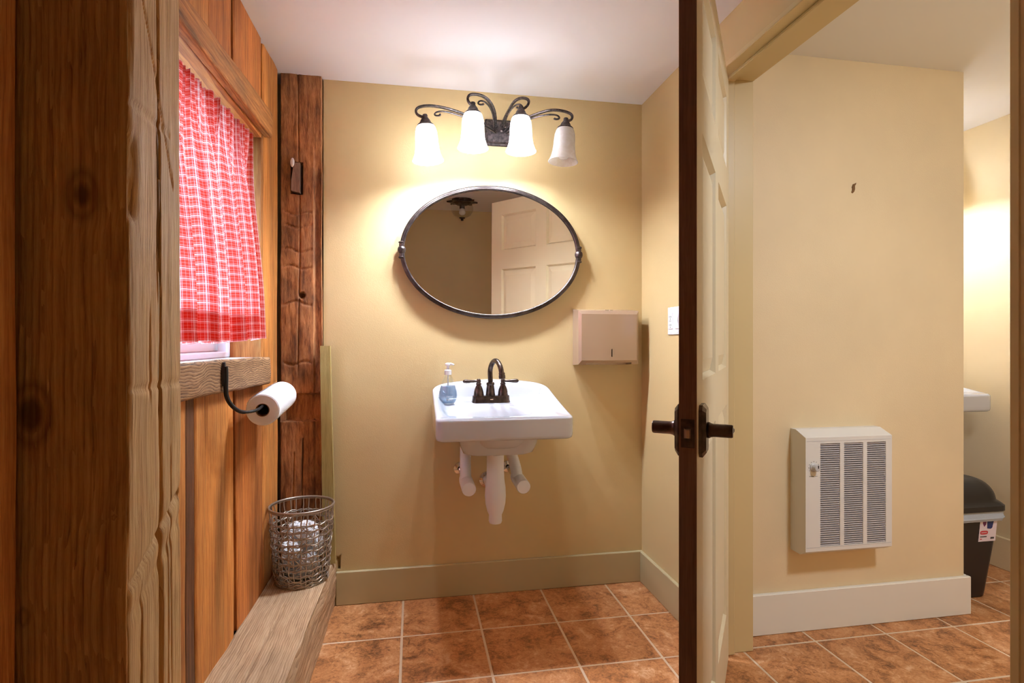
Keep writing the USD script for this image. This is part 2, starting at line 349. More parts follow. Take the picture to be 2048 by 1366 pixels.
def tile_mat(name, off):
    M(name, {'g': ('geometry', {}), 'oi': ('object_info', {}), 'cx': ('combine_xyz', {}), 'om': ('vector_math', dict(math_type='multiply', vector2=(9.1, 6.3, 4.9))), 'va': ('vector_math', dict(math_type='add')), 'vo': ('vector_math', dict(math_type='add', vector2=off)),
             'n1': ('noise_texture', dict(scale=9, detail=8, roughness=0.62, distortion=1.0)), 'n2': ('noise_texture', dict(scale=60, detail=5, roughness=0.7, distortion=1.2)), 'n3': ('noise_texture', dict(scale=95, detail=2, distortion=0.5)),
             'mx': ('mix_float', dict(fac=0.42)),
             'r': ('rgb_ramp', dict(ramp=[(0.33, lin(96, 62, 36)), (0.43, lin(156, 102, 60)), (0.5, lin(192, 130, 80)), (0.56, lin(204, 146, 96)), (0.65, lin(224, 180, 140))])),
             'sp': ('rgb_ramp', dict(ramp=[(0.0, (0.35, 0.3, 0.25)), (0.24, (0.45, 0.38, 0.32)), (0.30, (1, 1, 1)), (1, (1, 1, 1))])), 'mu': ('mix', dict(mix_type='multiply', fac=0.9)),
             'b': ('bump', dict(strength=0.25, distance=0.003)), 'p': ('principled_bsdf', dict(roughness=0.42, specular_ior_level=0.4))},
      [('oi.random', 'cx.x'), ('oi.random', 'cx.y'), ('cx.vector', 'om.vector1'), ('g.position', 'vo.vector1'), ('vo.vector', 'va.vector1'), ('om.vector', 'va.vector2'), ('va.vector', 'n1.vector'), ('va.vector', 'n2.vector'), ('va.vector', 'n3.vector'),
       ('n1.fac', 'mx.a'), ('n2.fac', 'mx.b'), ('mx.result', 'r.fac'), ('n3.fac', 'sp.fac'), ('r.color', 'mu.color1'), ('sp.color', 'mu.color2'), ('mu.color', 'p.base_color'), ('mx.result', 'b.height'), ('b.normal', 'p.normal')])
for k in range(5): tile_mat(f'tile_{k}', (3.7 * k, 1.9 * k, 0))

PLANK = [(0.28, lin(140, 76, 32)), (0.42, lin(198, 120, 54)), (0.52, lin(222, 146, 72)), (0.62, lin(232, 166, 94)), (0.75, lin(238, 184, 118))]
PLANK2 = [(0.28, lin(124, 66, 28)), (0.42, lin(180, 102, 46)), (0.52, lin(208, 126, 60)), (0.62, lin(222, 148, 78)), (0.75, lin(230, 168, 100))]
GREYB = [(0.26, lin(70, 46, 30)), (0.42, lin(138, 100, 68)), (0.52, lin(170, 130, 92)), (0.64, lin(188, 152, 112)), (0.78, lin(200, 170, 132))]
for k in range(4):
    wood(f'plank_{k}', PLANK if k % 2 else PLANK2, 'z', 0.035, 110, 7, 0.45, 0.10, 30, 0.45, 0.35, offset=(k * 2.3, k * 1.7, k))
wood('plank_dark', [(0.28, lin(60, 36, 20)), (0.5, lin(110, 70, 42)), (0.7, lin(140, 96, 60))], 'z', 0.05, 70, 5, 0.6, 0.2, 16, 0.5, 0.5)
wood('header_wood', [(0.28, lin(104, 60, 28)), (0.42, lin(182, 114, 58)), (0.52, lin(214, 144, 78)), (0.64, lin(226, 164, 98)), (0.76, lin(234, 182, 120))], 'y', 0.05, 90, 9, 0.35, 0.12, 30, 0.5, 0.4)
wood('sill_wood', GREYB, 'y', 0.10, 80, 6, 0.7, 0.5, 75, 0.45, 0.4, warp=0.03)
wood('recess_wood', PLANK2, 'y', 0.06, 60, 4, 0.5, 0.3, 14, 0.4, 0.4)
wood('beam_wood', [(0.26, lin(112, 84, 60)), (0.42, lin(178, 144, 108)), (0.52, lin(204, 172, 134)), (0.64, lin(218, 188, 152)), (0.78, lin(226, 202, 170))], 'y', 0.04, 90, 5, 0.72, 0.28, 55, 0.5, 0.4)
wood('back_post_wood', [(0.24, lin(62, 36, 20)), (0.40, lin(132, 82, 48)), (0.50, lin(172, 114, 68)), (0.62, lin(198, 140, 88)), (0.76, lin(214, 166, 114))], 'z', 0.16, 60, 11, 0.38, 0.08, 30, 0.6, 0.6)
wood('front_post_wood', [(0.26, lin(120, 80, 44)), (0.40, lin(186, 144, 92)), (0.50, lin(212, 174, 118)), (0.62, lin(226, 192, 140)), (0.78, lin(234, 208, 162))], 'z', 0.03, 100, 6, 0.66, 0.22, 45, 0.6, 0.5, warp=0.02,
     knots=(((-0.487, 0.941, 1.355), 0.022), ((-0.552, 0.941, 1.02), 0.026), ((-0.56, 0.941, 0.72), 0.010)), seed_by_object=False, face_tint=((0, -1, 0), (0.95, 0.74, 0.48)))  # camera-facing face multiplied to a darker, browner tone
wood('peg_wood', [(0.3, lin(110, 84, 70)), (0.5, lin(160, 130, 112)), (0.7, lin(186, 160, 142))], 'z', 0.1, 90, 6, 0.7)
wood('olive_strip', [(0.3, lin(140, 124, 70)), (0.5, lin(172, 154, 94)), (0.7, lin(190, 172, 112))], 'z', 0.06, 60, 4, 0.85, 0.1, 14, 0.2, 0.5)
wood('door_edge_wood', [(0.3, lin(74, 50, 34)), (0.5, lin(112, 78, 54)), (0.7, lin(134, 98, 72))], 'z', 0.04, 90, 4, 0.8, 0.1, 14, 0.2, 0.3)

# ------------------------------------------------------------------ setting
CEIL, YB, XR, XH = 2.232, 2.45, 1.058, 1.21
YH, XC, XF, YA = 1.92, 2.239, 2.87, 2.68        # heater wall, its corner, far wall, alcove back wall
def XL(y): return -0.548 - 0.016 * (YB - y)
def L(v):                                       # left-wall frame: x = distance in front of the boards
    v = np.array(v, float); v[:, 0] += XL(v[:, 1]); return v
def Lm(m): v, f = arrays(m); return L(v), f
def struct(name, mesh, mat, **kw): return obj(name, mesh, mat, kind='structure', smooth=kw.pop('smooth', False), **kw)

fl = thing('floor', kind='structure', loc=(0, 0, 0))
obj('grout_bed', bx(-0.8, 3.0, -0.8, 2.8, -0.06, -0.0012), 'grout' and MATS['grout'], fl, smooth=False)
P_, G_ = 0.3046, 0.0066
for i in range(-2, 10):
    for j in range(-9, 3):
        x0, x1 = -0.0415 + i * P_ + G_ / 2, -0.0415 + (i + 1) * P_ - G_ / 2
        y0, y1 = 2.140 + j * P_ + G_ / 2, 2.140 + (j + 1) * P_ - G_ / 2
        if x1 < -0.36 or x0 > XF or y1 < -0.55 or y0 > YA: continue
        if x0 > XH and y0 > YH and x1 < XC: continue
        if x0 < XR and y0 > YB: continue
        x0, x1 = max(x0, -0.50), min(x1, XF); y1 = min(y1, YB if x1 < XR + .05 else YA)
        if x1 - x0 < .02 or y1 - y0 < .02: continue
        dz = rng.uniform(-.0004, .0004)
        obj('tile', bx(x0, x1, y0, y1, -0.012, dz, 0.0022), MATS[f'tile_{rng.randrange(5)}'], fl, smooth=False)

struct('ceiling', bx(-0.9, 3.0, -0.9, 2.9, CEIL, CEIL + 0.08), MATS['ceiling_paint'])
# back wall with the ragged hole beside the timber
wb = man(bx(-0.374, XR + 0.15, YB, YB + 0.1, 0, CEIL))
hole = extrude(Polygon([(-.316, .150), (-.304, .150), (-.303, .196), (-.300, .21), (-.305, .213), (-.311, .206), (-.322, .208), (-.322, .19), (-.317, .185)]), 0.06)
wb = wb - man(on_face(hole, (0, YB + 0.03, 0), (1, 0, 0), (0, 0, 1), (0, -1, 0)))
wb = wb + man(bx(-0.80, -0.374, YB + 0.081, YB + 0.18, 0, CEIL))
struct('wall_back', wb, MATS['wall_paint'])
# right wall with the door opening
Y_HJ, Y_SJ, Z_HD = 1.815, 0.822, 2.06
rw = man(bx(XR, XH, -0.2, YB, 0, CEIL)) - man(bx(XR - .1, XH + .1, Y_SJ - 0.018, Y_HJ + 0.018, -.1, Z_HD + 0.018))
struct('wall_right', rw, MATS['wall_paint'])
struct('wall_front', bx(-0.8, XH, -0.30, -0.20, 0, CEIL), MATS['wall_paint'])
struct('wall_hall_back', bx(XH, XC, YH, YA, 0, CEIL), MATS['hall_paint'])
struct('wall_hall_right', bx(XF, XF + .1, -0.7, YA + .1, 0, CEIL), MATS['hall_paint'])
struct('wall_alcove_back', bx(XC - .1, XF, YA, YA + .1, 0, CEIL), MATS['hall_paint'])
struct('wall_hall_front', bx(XH - .1, XF + .1, -0.7, -0.6, 0, CEIL), MATS['hall_paint'])
struct('wall_hall_left', bx(XR + .05, XH, -0.6, -0.2, 0, CEIL), MATS['hall_paint'])
# baseboards
struct('baseboard_back', bx(-0.322, XR, YB - 0.016, YB, 0, 0.142, 0.003), MATS['trim_tan'])
struct('baseboard_right', bx(XR - 0.016, XR, Y_HJ + 0.075, YB - 0.016, 0, 0.142, 0.003), MATS['trim_tan'])
struct('baseboard_hall_back', cat_(bx(XH, XC + 0.018, YH - 0.018, YH, 0, 0.155, 0.003), bx(XC, XC + 0.018, YH, YA, 0, 0.155, 0.003)), MATS['trim_white'])
struct('baseboard_hall_right', bx(XF - 0.018, XF, -0.6, YA, 0, 0.155, 0.003), MATS['hall_paint'])
# door frame: jambs, head and stops
fr = thing('trim_1', kind='structure', loc=(XR, Y_HJ, 0))
for nm, m in (('jamb', bx(XR - .002, XH + .002, Y_HJ, Y_HJ + 0.018, 0, Z_HD + .018, .002)), ('jamb', bx(XR - .002, XH + .002, Y_SJ - 0.018, Y_SJ, 0, Z_HD + .018, .002)),
              ('head_jamb', bx(XR - .002, XH + .002, Y_SJ, Y_HJ, Z_HD, Z_HD + .018, .002)),
              ('door_stop', bx(XR + .040, XR + .074, Y_HJ - 0.012, Y_HJ, 0, Z_HD, .003)), ('door_stop', bx(XR + .040, XR + .074, Y_SJ, Y_SJ + 0.012, 0, Z_HD, .003)),
              ('door_stop', bx(XR + .040, XR + .074, Y_SJ, Y_HJ, Z_HD - .012, Z_HD, .003))):
    obj(nm, m, MATS['jamb_paint'], fr, smooth=False)

# ------------------------------------------------------------------ left wall of barn boards
wl = thing('wall_left', kind='structure')
WY0, WY1, WZ0, WZ1 = 1.14, 2.172, 1.062, 1.872       # window opening
back = man(Lm(bx(-0.075, -0.032, -0.2, YB + .1, 0, CEIL))) - man(Lm(bx(-.2, .1, WY0 - .024, WY1 + .024, WZ0 - .022, WZ1 + .022)))
obj('backing', back, MATS['plank_dark'], wl, smooth=False)
def plank(y0, y1, z0, z1, d, mat, t=0.028, slant=0.0, name='plank', wob=0.004, parent=None, seed=None):
    seed = rng.randrange(1000) if seed is None else seed
    n = max(3, int((z1 - z0) / 0.03)); z = np.linspace(z0, z1, n)
    e0 = y0 + wob * (2 * fbm(np.stack([z * 3, z * 0 + seed, z * 0], -1), 3, seed) - 1) + slant * (z - z0) / (z1 - z0)
    e1 = y1 + wob * (2 * fbm(np.stack([z * 3, z * 0 + seed + 9, z * 0], -1), 3, seed + 1) - 1) + slant * (z - z0) / (z1 - z0)
    m = 10; b = 0.004; V = []
    for k in range(n):
        ys = np.r_[e0[k], e0[k] + b, np.linspace(e0[k] + b * 2, e1[k] - b * 2, m), e1[k] - b, e1[k]]
        xs = np.r_[d - b, d - b * .3, np.full(m, d), d - b * .3, d - b] + 0.003 * (2 * fbm(np.stack([ys * 9, ys * 0 + z[k] * 2.5, ys * 0 + seed], -1), 3) - 1)
        ring = np.vstack([np.stack([xs, ys], 1), [[d - t, e1[k]], [d - t, e0[k]]]])
        V.append(np.c_[ring, np.full(len(ring), z[k])])
    c = len(V[0]); V = np.vstack(V); f = []
    for k in range(n - 1):
        for q in range(c):
            q1 = (q + 1) % c; f += [(k * c + q, k * c + q1, (k + 1) * c + q1), (k * c + q, (k + 1) * c + q1, (k + 1) * c + q)]
    V = np.vstack([V, V[:c].mean(0), V[-c:].mean(0)])
    for q in range(c): f += [(len(V) - 2, (q + 1) % c, q), (len(V) - 1, (n - 1) * c + q, (n - 1) * c + (q + 1) % c)]
    return obj(name, (L(V), np.array(f)), mat, parent or wl, smooth=40)
ZB = 0.19
# full-height board right of the window, then boards under and over the window
plank(2.196, 2.408, ZB, CEIL, 0.002, MATS['plank_1'])
plank(1.905, 2.192, ZB, 1.05, 0.004, MATS['plank_0'], slant=-0.022)
plank(1.578, 1.868, ZB, 1.05, 0.004, MATS['plank_3'], slant=-0.012)
plank(1.868, 1.905, ZB, 1.05, -0.010, MATS['plank_dark'], slant=-0.012)
plank(1.515, 1.577, ZB, 1.05, 0.000, MATS['plank_dark'])
plank(1.30, 1.513, ZB, 1.05, 0.002, MATS['plank_1'])
plank(1.05, 1.297, ZB, 1.05, 0.0, MATS['plank_2'])
plank(2.168, 2.192, 1.88, CEIL, -0.018, MATS['plank_dark'])
plank(1.868, 2.166, 1.88, CEIL, 0.003, MATS['plank_2'])
plank(1.668, 1.862, 1.88, CEIL, -0.001, MATS['plank_0'])
plank(1.40, 1.664, 1.88, CEIL, 0.003, MATS['plank_3'])
plank(1.05, 1.398, 1.88, CEIL, 0.0, MATS['plank_1'])
plank(0.60, 0.926, ZB, CEIL, 0.002, MATS['plank_3'])
plank(0.30, 0.596, ZB, CEIL, 0.0, MATS['plank_0'])
plank(-0.18, 0.296, ZB, CEIL, 0.0, MATS['plank_2'])
plank(0.927, 1.14, ZB, CEIL, -0.03, MATS['plank_dark'])
plank(2.408, 2.452, ZB, CEIL, -0.024, MATS['plank_dark'])

# ------------------------------------------------------------------ window
wi = thing('window_1', kind='structure', loc=(XL(1.7), 1.7, WZ0))
D0, D1 = -0.20, -0.105
def wpart(name, m, mat, smooth=False, label=None): return obj(name, Lm(m), MATS[mat], wi, smooth=smooth, label=label)
wpart('jamb', bx(-.20, .002, WY1, WY1 + .022, WZ0 - .02, WZ1 + .02, .002), 'plank_1')
wpart('jamb', bx(-.20, .002, WY0 - .022, WY0, WZ0 - .02, WZ1 + .02, .002), 'plank_1')
wpart('soffit_board', bx(-.068, .002, WY0, WY1, WZ1, WZ1 + .02, .002), 'recess_wood')
wpart('soffit_board', bx(-.20, -.070, WY0, WY1, WZ1 + .002, WZ1 + .022, .002), 'recess_wood')
wpart('window_sill', bx(-.22, .002, WY0, WY1, WZ0 - .022, WZ0, .003), 'vinyl')
fw = 0.05
wpart('window_frame', cat_(bx(D0, D1, WY1 - .034, WY1, WZ0, WZ1, .004), bx(D0, D1, WY0, WY0 + .034, WZ0, WZ1, .004), bx(D0, D1, WY0, WY1, WZ0, WZ0 + .022, .004), bx(D0, D1, WY0, WY1, WZ1 - .03, WZ1, .004)), 'vinyl')
for (a, b, z0, z1, d) in ((WY0 + .034, WY1 - .034, WZ0 + .022, 1.47, -.135), (WY0 + .034, WY1 - .034, 1.44, WZ1 - .03, -.165)):
    s = obj('sash', Lm(cat_(bx(d - .03, d, a, a + .04, z0, z1, .004), bx(d - .03, d, b - .04, b, z0, z1, .004), bx(d - .03, d, a, b, z0, z0 + .035, .004), bx(d - .03, d, a, b, z1 - .035, z1, .004))), MATS['vinyl'], wi, smooth=False)
    obj('pane', Lm(bx(d - .018, d - .013, a + .035, b - .035, z0 + .03, z1 - .03)), MATS['clear_glass'], s, smooth=False)
# ground outside
struct('ground_outside', bx(-40, -0.95, -30, 30, -0.5, -0.4), plain('outdoor_ground', lin(170, 172, 165), 0.9), label=None)

# header board and sill board nailed over the boards
def hboard(name, y0, y1, zb, zt, d0, d1, mat, label, seed, cat='board'):
    n = 90; y = np.linspace(y0, y1, n); V = []
    for k in range(n):
        u = (y[k] - y0) / (y1 - y0)
        a = zb[0] + (zb[1] - zb[0]) * u + .004 * (2 * fbm(np.array([[y[k] * 9, seed, 0]]), 3)[0] - 1)
        b = zt[0] + (zt[1] - zt[0]) * u + .003 * (2 * fbm(np.array([[y[k] * 7, seed + 5, 0]]), 3)[0] - 1)
        zs = np.r_[a, a + .004, np.linspace(a + .01, b - .01, 12), b - .004, b]
        xs = np.r_[d1 - .006, d1 - .001, np.full(12, d1), d1 - .001, d1 - .005] + .0025 * (2 * fbm(np.stack([zs * 30, zs * 0 + y[k] * 6, zs * 0 + seed], -1), 3) - 1)
        V.append(np.c_[np.r_[xs, d0, d0], np.full(len(xs) + 2, y[k]), np.r_[zs, b, a]])
    c = len(V[0]); V = np.vstack(V); f = []
    for k in range(n - 1):
        for q in range(c):
            q1 = (q + 1) % c; f += [(k * c + q, (k + 1) * c + q1, k * c + q1), (k * c + q, (k + 1) * c + q, (k + 1) * c + q1)]
    V = np.vstack([V, V[:c].mean(0), V[-c:].mean(0)])
    for q in range(c): f += [(len(V) - 2, q, (q + 1) % c), (len(V) - 1, (n - 1) * c + (q + 1) % c, (n - 1) * c + q)]
    return obj(name, (L(V), np.array(f)), MATS[mat], None, 40, label, cat)
hboard('header_board', 1.12, 2.20, (1.858, 1.884), (1.930, 1.978), 0.006, 0.034, 'header_wood', 'rough orange-brown timber header board nailed above the red plaid curtain', 3)
hboard('sill_board', 1.12, 2.165, (0.984, 0.966), (1.072, 1.064), 0.010, 0.036, 'sill_wood', 'weathered grey-brown board with wavy grain under the window, carrying the iron roll hook', 8)

# ------------------------------------------------------------------ timbers
def fb(*a): return 2 * fbm(np.stack(np.broadcast_arrays(*a), -1), 4) - 1
# front post
PX0, PX1, PY0, PY1 = -0.60, -0.430, 0.941, 1.133
def d_front(face, s, t):
    d = 0.0025 * (fb(s * 40, t * 5, 0 * t + face * 3.1)) + 0.0045 * fb(s * 6, t * 1.6, 0 * t + 7 + face)
    if face == 0:       # towards the room: long check, scribe lines, chipped arris
        c = 1.043 + 0.004 * np.sin(t * 2.1 + 1.0) + 0.010 * (1.6 - t) * 0.5 + 0.003 * fb(0 * t, t * 7, 0 * t + 2)
        w = 0.0032 + 0.0018 * np.sin(t * 3.3) + .0012 * (t > 1.4)
        d += 0.022 * np.exp(-((s - c) / (w * 1.25)) ** 4)
        c2 = c - 0.012 + 0.004 * np.sin(t * 6); d += 0.010 * np.exp(-((s - c2) / .0018) ** 2) * ss(.0, .12, 1.52 - t) * ss(1.15, 1.3, t)
        for k, (p, q, r0, r1) in enumerate(((1.092, .5, .25, .95), (.985, 1.1, .2, .75), (1.075, -.4, .1, .8), (1.012, .3, 1.0, 1.2))):
            cc = p + .004 * np.sin(t * 4 + q) + .002 * fb(0 * t, t * 9, 0 * t + k); d += .006 * np.exp(-((s - cc) / .0016) ** 2) * ss(r0, r0 + .06, t) * ss(0, .06, r1 - t)
        zz = 1.775 - (s - .941) * 2.35      # carpenter's scribe, slanting
        d += .003 * 1.3 * np.exp(-((t - zz) / .008) ** 2) * (s < 1.10) + .003 * np.exp(-((t - (1.49 + .0 * s)) / .005) ** 2) * (s < 1.09)
        z2 = .735 + (s - .941) * .55; d += .006 * np.exp(-((t - z2) / .009) ** 2) + .003 * np.exp(-((t - z2 + .05) / .014) ** 2)
        d += .003 * np.exp(-((t - 1.045) / .005) ** 2)
        chip = ss(.028, .0, s - PY0) * (ss(1.30, 1.33, t) * ss(1.46, 1.42, t)) ; d += .013 * chip * (.5 + .7 * fbm(np.stack([s * 90, t * 30, 0 * t], -1), 3))
        d += .006 * ss(.012, 0, s - PY0) * fbm(np.stack([s * 50, t * 14, 0 * t], -1), 3)
    if face == 3:       # towards the camera: grain ridges
        d += .0012 * np.sin((s + .012 * np.sin(t * 1.7)) * 700 + 3 * fb(s * 10, t * 2, 0 * t)) + .005 * ss(.014, 0, PX1 - s) * fbm(np.stack([s * 50, t * 14, 0 * t + 4], -1), 3)
        d += .004 * np.exp(-((s - (-.474 + .003 * np.sin(t * 3))) / .0012) ** 2) * ss(1.0, .8, t) + .003 * np.exp(-((t - (.83 + (s + .5) * .4)) / .002) ** 2) * (s > -.47)
    return d
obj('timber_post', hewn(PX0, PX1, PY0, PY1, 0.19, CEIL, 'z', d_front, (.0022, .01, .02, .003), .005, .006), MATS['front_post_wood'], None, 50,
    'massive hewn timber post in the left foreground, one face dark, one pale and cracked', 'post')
# back corner post
BX0, BX1 = -0.540, -0.378
def d_back(face, s, t):
    d = .003 * fb(s * 30, t * 12, 0 * t + face) + .004 * fb(s * 8, t * 4, 0 * t + 3)
    if face == 3:
        d += .026 * ss(.785, .793, t) * ss(.905, .897, t)                          # notch
        d += .010 * ss(-.410, -.404, s) * ss(1.95, 1.8, t) * (1 - ss(.785, .80, t) * ss(.91, .9, t))   # hewn-back right edge
        d += .05 * ss(-.500, -.497, s) * ss(-.450, -.453, s) * ss(1.735, 1.738, t) * ss(1.865, 1.862, t)  # mortise
        d += .05 * np.clip(1.3 - np.hypot(s + .455, t - 1.312) / .0105, 0, 1)       # auger hole
        for z in (1.28, 1.655, 1.60, 1.50, 1.43, 1.03): d += .005 * np.exp(-((t - z - .008 * np.sin(s * 60 + z * 9)) / .004) ** 2) * ss(-.54, -.52, s) * (s < -.415)
        c = -.468 + .004 * np.sin(t * 5); d += .007 * np.exp(-((s - c) / .0018) ** 2) * ss(0, .1, t - .95)
        c = -.455 + .012 * (t - .5); d += .008 * np.exp(-((s - c) / .0022) ** 2) * (t < .72); c = -.49 + .02 * (t - .5); d += .006 * np.exp(-((s - c) / .002) ** 2) * (t < .66)
    return d
bp = thing('timber_post', 'dark hewn corner post on the back wall with a notch and a wooden peg', 'post', ((BX0 + BX1) / 2, YB, .19))
obj('post_body', hewn(BX0, BX1, YB - .028, YB + .08, .19, CEIL, 'z', d_back, (.01, .03, .01, .0025), .004, .005), MATS['back_post_wood'], bp, 50)
obj('peg', hull([(x, y, z) for x, z in ((-.497, 1.745), (-.463, 1.738), (-.496, 1.79), (-.462, 1.80), (-.486, 1.862), (-.462, 1.862)) for y in (YB - .036, YB + .01)]), MATS['peg_wood'], bp, 20, label='pale wooden peg block')
v, f = ball((-.490, YB - .032, 1.868), .012, 3, (.75, .6, 1.6)); v[:, 2] += 0 ; v += .002 * (nrg.random(v.shape) - .5)
v[:, 2] = 1.868 + (v[:, 2] - 1.868 * 1.6 - 0) if False else v[:, 2]
obj('white_dab', xf((ball((0, 0, 0), .0115, 3)[0] * (.75, .6, 1.7), ball((0, 0, 0), 1, 3)[1]), None, (-.492, YB - .034, 1.862)), MATS['white_plastic'], bp, True, label='white dab of caulk')
# sill beam
def d_beam(face, s, t):
    d = .004 * fb(s * 14, t * 5, 0 * t + face) + .0022 * fb(s * 50, t * 7, 0 * t + 2 + face)
    if face == 1:
        c = .10 + .012 * np.sin(t * 4) + .006 * fb(0 * t, t * 6, 0 * t); d += .007 * np.exp(-((s - c) / .0016) ** 2) * (t < 2.05)
    if face == 0: d += .010 * fb(s * 9, t * 3, 0 * t + 5) - .0 * t; d += .012 * ss(.15, .195, s) * fbm(np.stack([t * 9, s * 0, s * 0], -1), 3)
    return d
obj('timber_sill_beam', hewn(0.0, .222, 0.0, .195, -0.18, YB - .004, 'y', d_beam, (.005, .004, .03, .03), .006, .008, bend=L), MATS['beam_wood'], None, 50,
    'grey-tan timber beam lying on the floor along the wooden wall, under the wire basket', 'beam')
# olive strip leaning by the post
obj('wood_strip', hull([(x, y, z) for (x, z) in ((-.366, .197), (-.318, .197), (-.379, 1.102), (-.339, 1.102)) for y in (YB - .058, YB - .034)]), MATS['olive_strip'], None, False,
    'narrow olive-painted wooden strip standing on the beam beside the dark corner post', 'wood strip')

# ------------------------------------------------------------------ curtain
def curtain():
    nu, nv = 420, 70
    u = np.linspace(0, 1, nu); w = np.linspace(0, 1, nv)          # w 0 top .. 1 bottom
    U, W = np.meshgrid(u, w, indexing='ij')
    yR = 2.108 + .030 * W - .012 * np.sin(W * 3); y = 1.16 + (yR - 1.16) * U
    s = U * 1.55                                                  # cloth length
    ph = 2 * np.pi * s
    gather = np.sin(ph * 21 + 2.2 * np.sin(ph * 3)) * .0075 + np.sin(ph * 13 + 1.3) * .006
    folds = np.sin(ph * 4.6 + .8 * np.sin(ph * 1.1) + .35 * W) * .026 + np.sin(ph * 8.3 + 1) * .006
    k = ss(0.02, .35, W)
    d = -.020 + .034 * ss(.0, .85, W) + gather * (1 - k) + folds * k * (.55 + .45 * W)
    d = np.minimum(d, .030 + .018 * W)
    y = y + (1 - k) * .004 * np.cos(ph * 21) + k * .012 * np.cos(ph * 4.6 + .8 * np.sin(ph * 1.1))
    y = np.minimum(y, WY1 - .006)
    zt = 1.806 + (1.864 - 1.806) * U + .003 * np.sin(ph * 9) + .003 * np.sin(ph * 21)
    zb = 1.113 + .008 * U + .004 * np.sin(ph * 4.6 + 1.0) + .006 * ss(.7, .8, U)
    z = zt + (zb - zt) * W
    near = np.exp(-((W - .035) / .03) ** 2); d = d * (1 - .0 * near)
    V = L(np.stack([d, y, z], -1).reshape(-1, 3))
    i = (np.arange(nu - 1)[:, None] * nv + np.arange(nv - 1)[None]).ravel()
    q = np.stack([i, i + 1, i + nv + 1, i + nv], 1)
    uv = np.stack([s.ravel(), (W * .73).ravel()], 1)
    return V, q, uv, nu, nv, d, y, z, s, W
V, q, uv, nu, nv, cd, cy, cz, cs, cw = curtain()
ct = thing('curtain', 'red and white plaid cotton curtain gathered over the window in the wooden wall', 'curtain', (XL(1.65), 1.65, 1.12))
tri = np.vstack([q[:, [0, 1, 2]], q[:, [0, 2, 3]]])
obj('cloth', (V, tri), MATS['plaid_cotton'], ct, True, uv=uv)
k0 = nv - 9                                     # hem: the cloth turned up behind
hv = L(np.stack([cd[:, k0:] - .0025, cy[:, k0:], cz[:, k0:]], -1).reshape(-1, 3)); hn = nv - k0
i = (np.arange(nu - 1)[:, None] * hn + np.arange(hn - 1)[None]).ravel()
hq = np.stack([i, i + hn, i + hn + 1, i + 1], 1)
obj('hem', (hv, np.vstack([hq[:, [0, 1, 2]], hq[:, [0, 2, 3]]])), MATS['plaid_cotton'], ct, True, uv=np.stack([cs[:, k0:].ravel(), cw[:, k0:].ravel() * .73], 1))
cr = thing('curtain_rod', 'thin white curtain rod through the top of the red plaid curtain', 'curtain rod', (XL(1.65), 1.65, 1.84))
obj('rod', tube(L([(-.036, 1.145, 1.795), (-.036, 2.135, 1.852)]), .006, 12), MATS['white_plastic'], cr)
obj('end_cap', Lm(ball((-.036, 2.142, 1.857), .013, 3, (1, .8, 1))) if False else Lm(xf(ball((0, 0, 0), .013, 3), None, (-.034, 2.142, 1.853))), MATS['white_plastic'], cr, True)

# ------------------------------------------------------------------ paper roll and hook
hk = thing('iron_hook', 'black wrought-iron hook on the weathered sill board holding the paper roll', 'hook', (XL(1.66), 1.664, 1.0))
A, B = np.array([-.462, 1.835, .918]), np.array([-.466, 2.118, .938])
xw = XL(1.664) + .040
obj('back_plate', hull([(xw + dx, 1.664 + dy, z) for z, w_ in ((1.062, .002), (1.045, .008), (1.02, .011), (.995, .007)) for dy in (-w_, w_) for dx in (-.003, .004)]), MATS['black_iron'], hk)
hp = spline([(xw + .004, 1.664, 1.05), (xw + .005, 1.664, .99), (xw + .010, 1.668, .955), (xw + .028, 1.69, .924), (xw + .045, 1.735, .913), (A[0], 1.79, .914), tuple(A + (0, .02, .004)), tuple((A + B) / 2), tuple(B + (0, -.02, 0)), tuple(B + (0, .018, .006)), tuple(B + (0, .03, .026))], 90)
obj('rod', tube(hp, np.r_[np.linspace(.007, .0055, 30), np.full(60, .0045)], 10), MATS['black_iron'], hk)
rl = thing('paper_towel_roll', 'white paper towel roll hung on the iron hook under the window', 'paper towel roll', A)
ax = (B - A) / np.linalg.norm(B - A); Lr = np.linalg.norm(B - A)
prof = [(.0205, 0), (.0205, Lr), (.046, Lr), (.0495, Lr - .004), (.050, Lr - .02), (.050, .02), (.0495, .003), (.046, 0), (.0205, 0)]
off = np.array([0, 0, -.012])
obj('paper', lathe(prof, 48, A + off, ax), MATS['paper_white'], rl, 35)
obj('cardboard_core', lathe([(.0185, -.001), (.0185, Lr + .001), (.0207, Lr + .001), (.0207, -.001), (.0185, -.001)], 40, A + off, ax), MATS['cardboard'], rl, 35, label='brown cardboard core')
# loose end of paper hanging from the roll
th = np.linspace(-.2, .75, 14); Rx = to_axis(ax); sheet = []
for a in th:
    r = .0508 + .006 * max(0, a - .35)
    sheet += [Rx @ np.array([r * math.cos(a - 1.1), r * math.sin(a - 1.1), h]) + A + off for h in np.linspace(.002, Lr - .002, 8)]
ii = (np.arange(13)[:, None] * 8 + np.arange(7)[None]).ravel(); qq = np.stack([ii, ii + 1, ii + 9, ii + 8], 1)
obj('loose_sheet', (np.array(sheet), np.vstack([qq[:, [0, 1, 2]], qq[:, [0, 2, 3]]])), MATS['paper_white'], rl, True)

